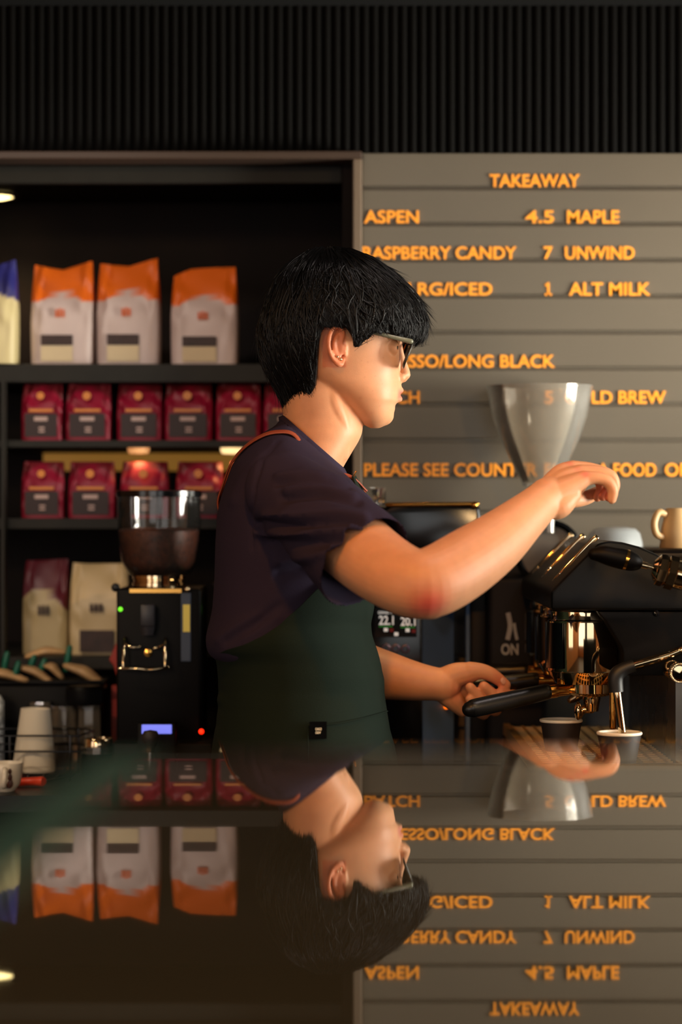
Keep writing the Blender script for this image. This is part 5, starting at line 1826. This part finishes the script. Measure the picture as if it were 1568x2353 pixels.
torso = loft([shear(ring_pts(interp(y, SH, 1), interp(y, SH, 2), interp(y, SH, 3), y, 80, 2.3, 2.2, None, 2.3), y) for y in np.linspace(966, 1760, 120)])
slR = [((655, 1130), 3.185, .054), ((702, 1166), 3.155, .058), ((765, 1221), 3.11, .0625), ((815, 1268), 3.078, .066), ((862, 1316), 3.05, .069)]
sleeveR = tube([PX(p[0], p[1], d) for p, d, r in slR], [r for p, d, r in slR], 40, 8, 'flat')
slL = [((640, 1115), 3.555, .060), ((625, 1200), 3.595, .062), ((618, 1290), 3.61, .064), ((616, 1350), 3.615, .066)]
sleeveL = tube([PX(p[0], p[1], d) for p, d, r in slL], [r for p, d, r in slL], 40, 8, 'flat')
sv = voxel(join(torso, sleeveR, sleeveL, ball(PX(655, 1130, 3.185), .054), ball(PX(640, 1115, 3.555), .060)), 0.0042, 10, 0.5)
sv = folds(sv, [
    (.0040, 9, [(640, 1096), (700, 1086), (760, 1092), (800, 1106)]), (-.0035, 8, [(640, 1112), (720, 1104), (800, 1122)]),
    (.0045, 9, [(660, 1130), (740, 1122), (815, 1140)]), (-.0050, 8, [(650, 1146), (740, 1137), (822, 1154)]),
    (.0040, 9, [(610, 1184), (680, 1186), (770, 1178), (840, 1186)]), (-.0065, 11, [(596, 1204), (680, 1207), (780, 1196), (860, 1200)]),
    (.0050, 9, [(592, 1222), (670, 1228), (760, 1222), (840, 1218)]), (-.0055, 12, [(610, 1248), (700, 1250), (790, 1240)]),
    (.0035, 9, [(640, 1290), (720, 1279), (780, 1262)]), (-.004, 12, [(640, 1320), (700, 1308)]),
    (.0022, 9, [(500, 1472), (545, 1438), (592, 1412)]), (.0014, 9, [(560, 1466), (600, 1446), (640, 1418)]), (-.0026, 9, [(520, 1474), (580, 1440), (640, 1392)]),
    (-.003, 3.2, [(640, 1012), (606, 1055), (586, 1110), (577, 1180), (578, 1260)]),
    (.003, 14, [(600, 1050), (560, 1090), (535, 1150)]),
], 3.33, [(932, 1196), (735, 1378)])
sV, sF = sv
sx = sV[:, 0] / K + CX
sy = CY - (sV[:, 2] - CZ) / K
sL = (MAN - sV[:, 1]) / K


def beyond(c0, c1):
    """cut the sleeve at a plane and pull the first row past it back onto the plane, for a clean hem"""
    global sV
    c0, c1 = np.array(tuple(c0)), np.array(tuple(c1))
    ln_ = np.linalg.norm(c1 - c0)
    a = (c1 - c0) / ln_
    q = (sV - c0)
    along = q @ a - ln_
    rad = np.linalg.norm(q - (along + ln_)[:, None] * a, axis=1)
    near_ = (rad < 0.088) & (along < 0.3)
    snap_ = near_ & (along > -0.0032) & (along <= 0.0062)
    sV = np.where(snap_[:, None], sV - a * along[:, None], sV)
    return near_ & (along > 0.0062)


cut = beyond(PX(765, 1221, 3.11), PX(836, 1290, 3.066)) | beyond(PX(625, 1200, 3.595), PX(617, 1325, 3.612))
cut |= (sy < 966 + (sx - 655) * 0.87 + 3.5) & (np.abs(sL) < 118) & (sx > 600)
cut |= sy > 1752
shirt_skin = keep_faces((sV, sF), ~cut)
shirt_skin = eval_mesh(shirt_skin, [('SMOOTH', dict(factor=0.4, iterations=2)), ('SOLIDIFY', dict(thickness=0.0022, offset=-1.0))])
shirt = mk('t_shirt', shirt_skin, M['navy'], man, angle=60, label='navy short-sleeved t-shirt')
shirt_bvh = BVHTree.FromPolygons([Vector(v) for v in sV], sF)

# hem stitch on the near sleeve and the ribbed collar
Vc_, Fc_ = [], []
nC = 96
for i in range(nC):
    a = 2 * math.pi * i / nC
    for sc_, dy, e_ in ((0.985, -5, 0), (1.01, -9, 0.6), (1.17, 5, 1.2), (1.16, 12, 0)):
        x = 722 + 70 * sc_ * math.cos(a)
        L = 103 * sc_ * math.sin(a)
        y = 966 + (x - 655) * (119 / 137) + dy + (6 if abs(math.sin(a)) > 2 else 0)
        Vc_.append(tuple(H(x, y, L)))
for i in range(nC):
    k_ = (i + 1) % nC
    for q in range(4):
        r_ = (q + 1) % 4
        Fc_.append([i * 4 + q, k_ * 4 + q, k_ * 4 + r_, i * 4 + r_])
mk('collar', (np.array(Vc_), Fc_), M['navy'], shirt, angle=75)

# apron
AP = [  # y, back, front, half width, wrap angle
    (1092, 512, 818, 318, 18), (1130, 502, 838, 326, 28), (1182, 494, 868, 330, 40), (1250, 490, 876, 320, 52), (1320, 488, 872, 304, 66), (1360, 486, 866, 298, 78), (1410, 482, 858, 294, 90),
    (1435, 478, 851, 293, 95), (1460, 462, 853, 298, 103), (1482, 462, 861, 297, 118), (1498, 468, 867, 293, 142), (1512, 484, 871, 288, 160), (1526, 494, 874, 284, 168), (1559, 499, 883, 280, 171), (1591, 500, 884, 276, 172), (1636, 498, 890, 278, 172), (1677, 492, 897, 280, 172), (1712, 486, 907, 282, 172), (1790, 478, 922, 286, 172), (2150, 470, 940, 290, 112)]
NA, NR = 150, 180
Va, Fa = [], []
for y in np.linspace(1092, 2150, NR):
    xb, xf, hw, ext = (interp(y, AP, j) for j in (1, 2, 3, 4))
    xc = (xb + xf) / 2
    for i in range(NA):
        a = math.radians(ext * (2 * i / (NA - 1) - 1))
        c, s_ = math.cos(a), math.sin(a)
        ax = (xf - xc) if c >= 0 else (xc - xb)
        x = xc + ax * math.copysign(abs(c) ** (2 / 2.25), c)
        L = hw * math.copysign(abs(s_) ** (2 / 2.3), s_)
        fl = 3.0 * noise.noise(Vector((a * 2.2, y / 170, 4.0))) * min(1, (y - 1092) / 200)
        Va.append(tuple(H(x + fl * c, y, L + fl * s_)))
for j in range(NR - 1):
    for i in range(NA - 1):
        Fa.append([j * NA + i, (j + 1) * NA + i, (j + 1) * NA + i + 1, j * NA + i + 1])
ag = (np.array(Va), Fa)
ag = folds(ag, [
    (.007, 11, [(790, 1385), (822, 1450), (850, 1505), (866, 1555), (874, 1610)]), (-.007, 13, [(764, 1385), (790, 1450), (826, 1530), (848, 1590)]),
    (.006, 14, [(722, 1375), (740, 1440), (770, 1500), (800, 1560)]), (-.005, 10, [(840, 1400), (848, 1450), (872, 1530)]),
    (.006, 9, [(512, 1588), (550, 1622), (612, 1640), (660, 1640)]), (-.007, 10, [(520, 1572), (570, 1612), (640, 1650)]), (.006, 9, [(506, 1625), (540, 1662), (590, 1690)]), (-.006, 9, [(505, 1608), (540, 1645), (600, 1672)]),
    (.005, 9, [(500, 1665), (530, 1700), (560, 1740)]), (.004, 16, [(640, 1470), (700, 1490), (760, 1540)]),
], 3.40)
apron_bvh = BVHTree.FromPolygons([Vector(v) for v in ag[0]], ag[1])
aps = eval_mesh(ag, [('SMOOTH', dict(factor=0.4, iterations=3)), ('SOLIDIFY', dict(thickness=0.0026, offset=1.0))])
apron = mk('apron', aps, M['green'], man, angle=60, label='dark green canvas apron')
EYE = Vector((0, 0, CZ))


def snap(bvh, x, y, off=0.0015):
    h_ = bvh.ray_cast(EYE, (PX(x, y, 3.3) - EYE).normalized())
    if h_[0] is None:
        return None
    n_ = h_[1] if h_[1].dot(EYE - h_[0]) > 0 else -h_[1]
    return h_[0] + n_ * off, n_


def ribbon(pts, nrm, wd, th):
    """flat band with rounded section following pts on a surface"""
    P_ = catmull(np.array([tuple(p) for p in pts]), 6)
    N_ = catmull(np.array([tuple(p) for p in nrm]), 6)
    T_ = np.gradient(P_, axis=0)
    V_, F_ = [], []
    for p, n_, t_ in zip(P_, N_, T_):
        n_ = n_ / np.linalg.norm(n_)
        b_ = np.cross(t_, n_)
        b_ /= np.linalg.norm(b_)
        for u, v in ((-0.5, 0), (-0.46, 1), (0.46, 1), (0.5, 0), (0.4, -0.6), (-0.4, -0.6)):
            V_.append(p + b_ * u * wd + n_ * v * th)
    for i in range(len(P_) - 1):
        for q in range(6):
            r_ = (q + 1) % 6
            F_.append([i * 6 + q, i * 6 + r_, (i + 1) * 6 + r_, (i + 1) * 6 + q])
    F_.append([0, 1, 2, 3, 4, 5])
    F_.append([(len(P_) - 1) * 6 + q for q in (5, 4, 3, 2, 1, 0)])
    return np.array(V_), F_


pts, nr = [], []
for x, y, L in ((500, 1190, -10), (505, 1150, 14), (514, 1110, 40), (532, 1068, 74), (566, 1034, 110), (606, 1012, 140), (640, 1002, 150), (676, 1008, 150), (720, 1040, 142), (770, 1075, 120), (806, 1100, 90), (826, 1130, 64)):
    p = H(x, y, L)
    c_ = H(690, max(y, 1090), 0)
    h_ = shirt_bvh.ray_cast(p + (p - c_).normalized() * 0.15, (c_ - p).normalized())
    q = h_[0] if h_[0] is not None else p
    n_ = h_[1] if h_[0] is not None else (p - c_).normalized()
    pts.append(q + n_ * (-0.006 if y == 1190 else 0.0025 if (x < 685 or x > 800) else -0.012))
    nr.append(n_)
strap = mk('strap', ribbon(pts, nr, 0.0125, 0.0018), M['leather'], apron, angle=50, label='orange-brown strap over the near shoulder')
pts2 = [Vector((p.x, 2 * MAN - p.y, p.z)) for p in pts]
nr2 = [Vector((n_.x, -n_.y, n_.z)) for n_ in nr]
mk('strap', ribbon(pts2, nr2, 0.0125, 0.0018), M['leather'], apron, angle=50, label='orange-brown strap over the far shoulder')
rp = pts[-2] + Vector((0.002, -0.002, 0.0))
mk('strap_ring', tube([rp + Vector((0.004 * math.cos(a), -0.003 + 0.007 * math.sin(a), 0.008 * math.cos(a))) for a in np.linspace(0, 2 * math.pi, 21)], 0.0011, 8, 1, 'flat'), M['gold'], apron, label='small brass ring')
# pocket edge and woven tag
pk = [snap(apron_bvh, x, y, 0.0030) for x, y in ((708, 1667), (760, 1664), (812, 1655), (860, 1643), (886, 1635))]
pk = [p for p in pk if p]
mk('pocket_hem', tube([p[0] for p in pk], 0.0010, 8, 4), M['green'], apron)
pk2 = [p for p in (snap(apron_bvh, 708, y, 0.0030) for y in (1667, 1700, 1740, 1780)) if p]
mk('pocket_hem', tube([p[0] for p in pk2], 0.0009, 8, 4), M['green'], apron)
tc_, tn_ = snap(apron_bvh, 732, 1680, 0.0036)
qt = Matrix((tn_.cross(Vector((0, 0, 1))).normalized() * -1, -tn_, Vector((0, 0, 1)))).transposed()


def on_tag(geo):
    V_ = np.asarray(geo[0]) @ np.array(qt).T + np.array(tc_)
    return V_, geo[1]


tg = mk('tag', on_tag(box(-0.0125, 0.0105, 0, 0.0010, -0.0105, 0.0125)), M['tag'], apron, smooth=False, label='black woven tag')
mk('tag_text', on_tag(join(fit_text('CARGO', -0.0050, 0.0038, 0.0008, 0.0045, -0.0004, 0.0003, 0.03), fit_text('CREW', -0.0050, 0.0026, -0.0038, -0.0004, -0.0004, 0.0003, 0.03))), M['tag_text'], tg, smooth=False, label='pale woven lettering')

# trousers and shoes (behind the counter)
hipz = PX(0, 1760, MAN).z + 0.06
leg = []
for sg in (1, -1):
    yl_ = MAN - sg * 0.080
    leg.append(tube([(-0.055, yl_, hipz), (-0.055, yl_, hipz - 0.12), (-0.045, yl_, 0.50), (-0.06, yl_, 0.28), (-0.065, yl_, 0.075)], [0.082, 0.084, 0.070, 0.062, 0.060], 32, 6, 'flat'))
leg.append(ball((-0.055, MAN, hipz - 0.02), (0.105, 0.135, 0.09), 32, 20))
mk('trousers', voxel(join(*leg), 0.008, 4), M['trouser'], man, angle=180)
for sg in (1, -1):
    yl_ = MAN - sg * 0.085
    mk('shoe', voxel(join(tube([(-0.10, yl_, 0.040), (-0.02, yl_, 0.046), (0.06, yl_, 0.040), (0.115, yl_, 0.032)], [0.038, 0.046, 0.042, 0.030], 24, 5), box(-0.13, 0.14, yl_ - 0.042, yl_ + 0.042, 0.0005, 0.02, 0.008)), 0.005, 3), M['shoe'], man, angle=180)
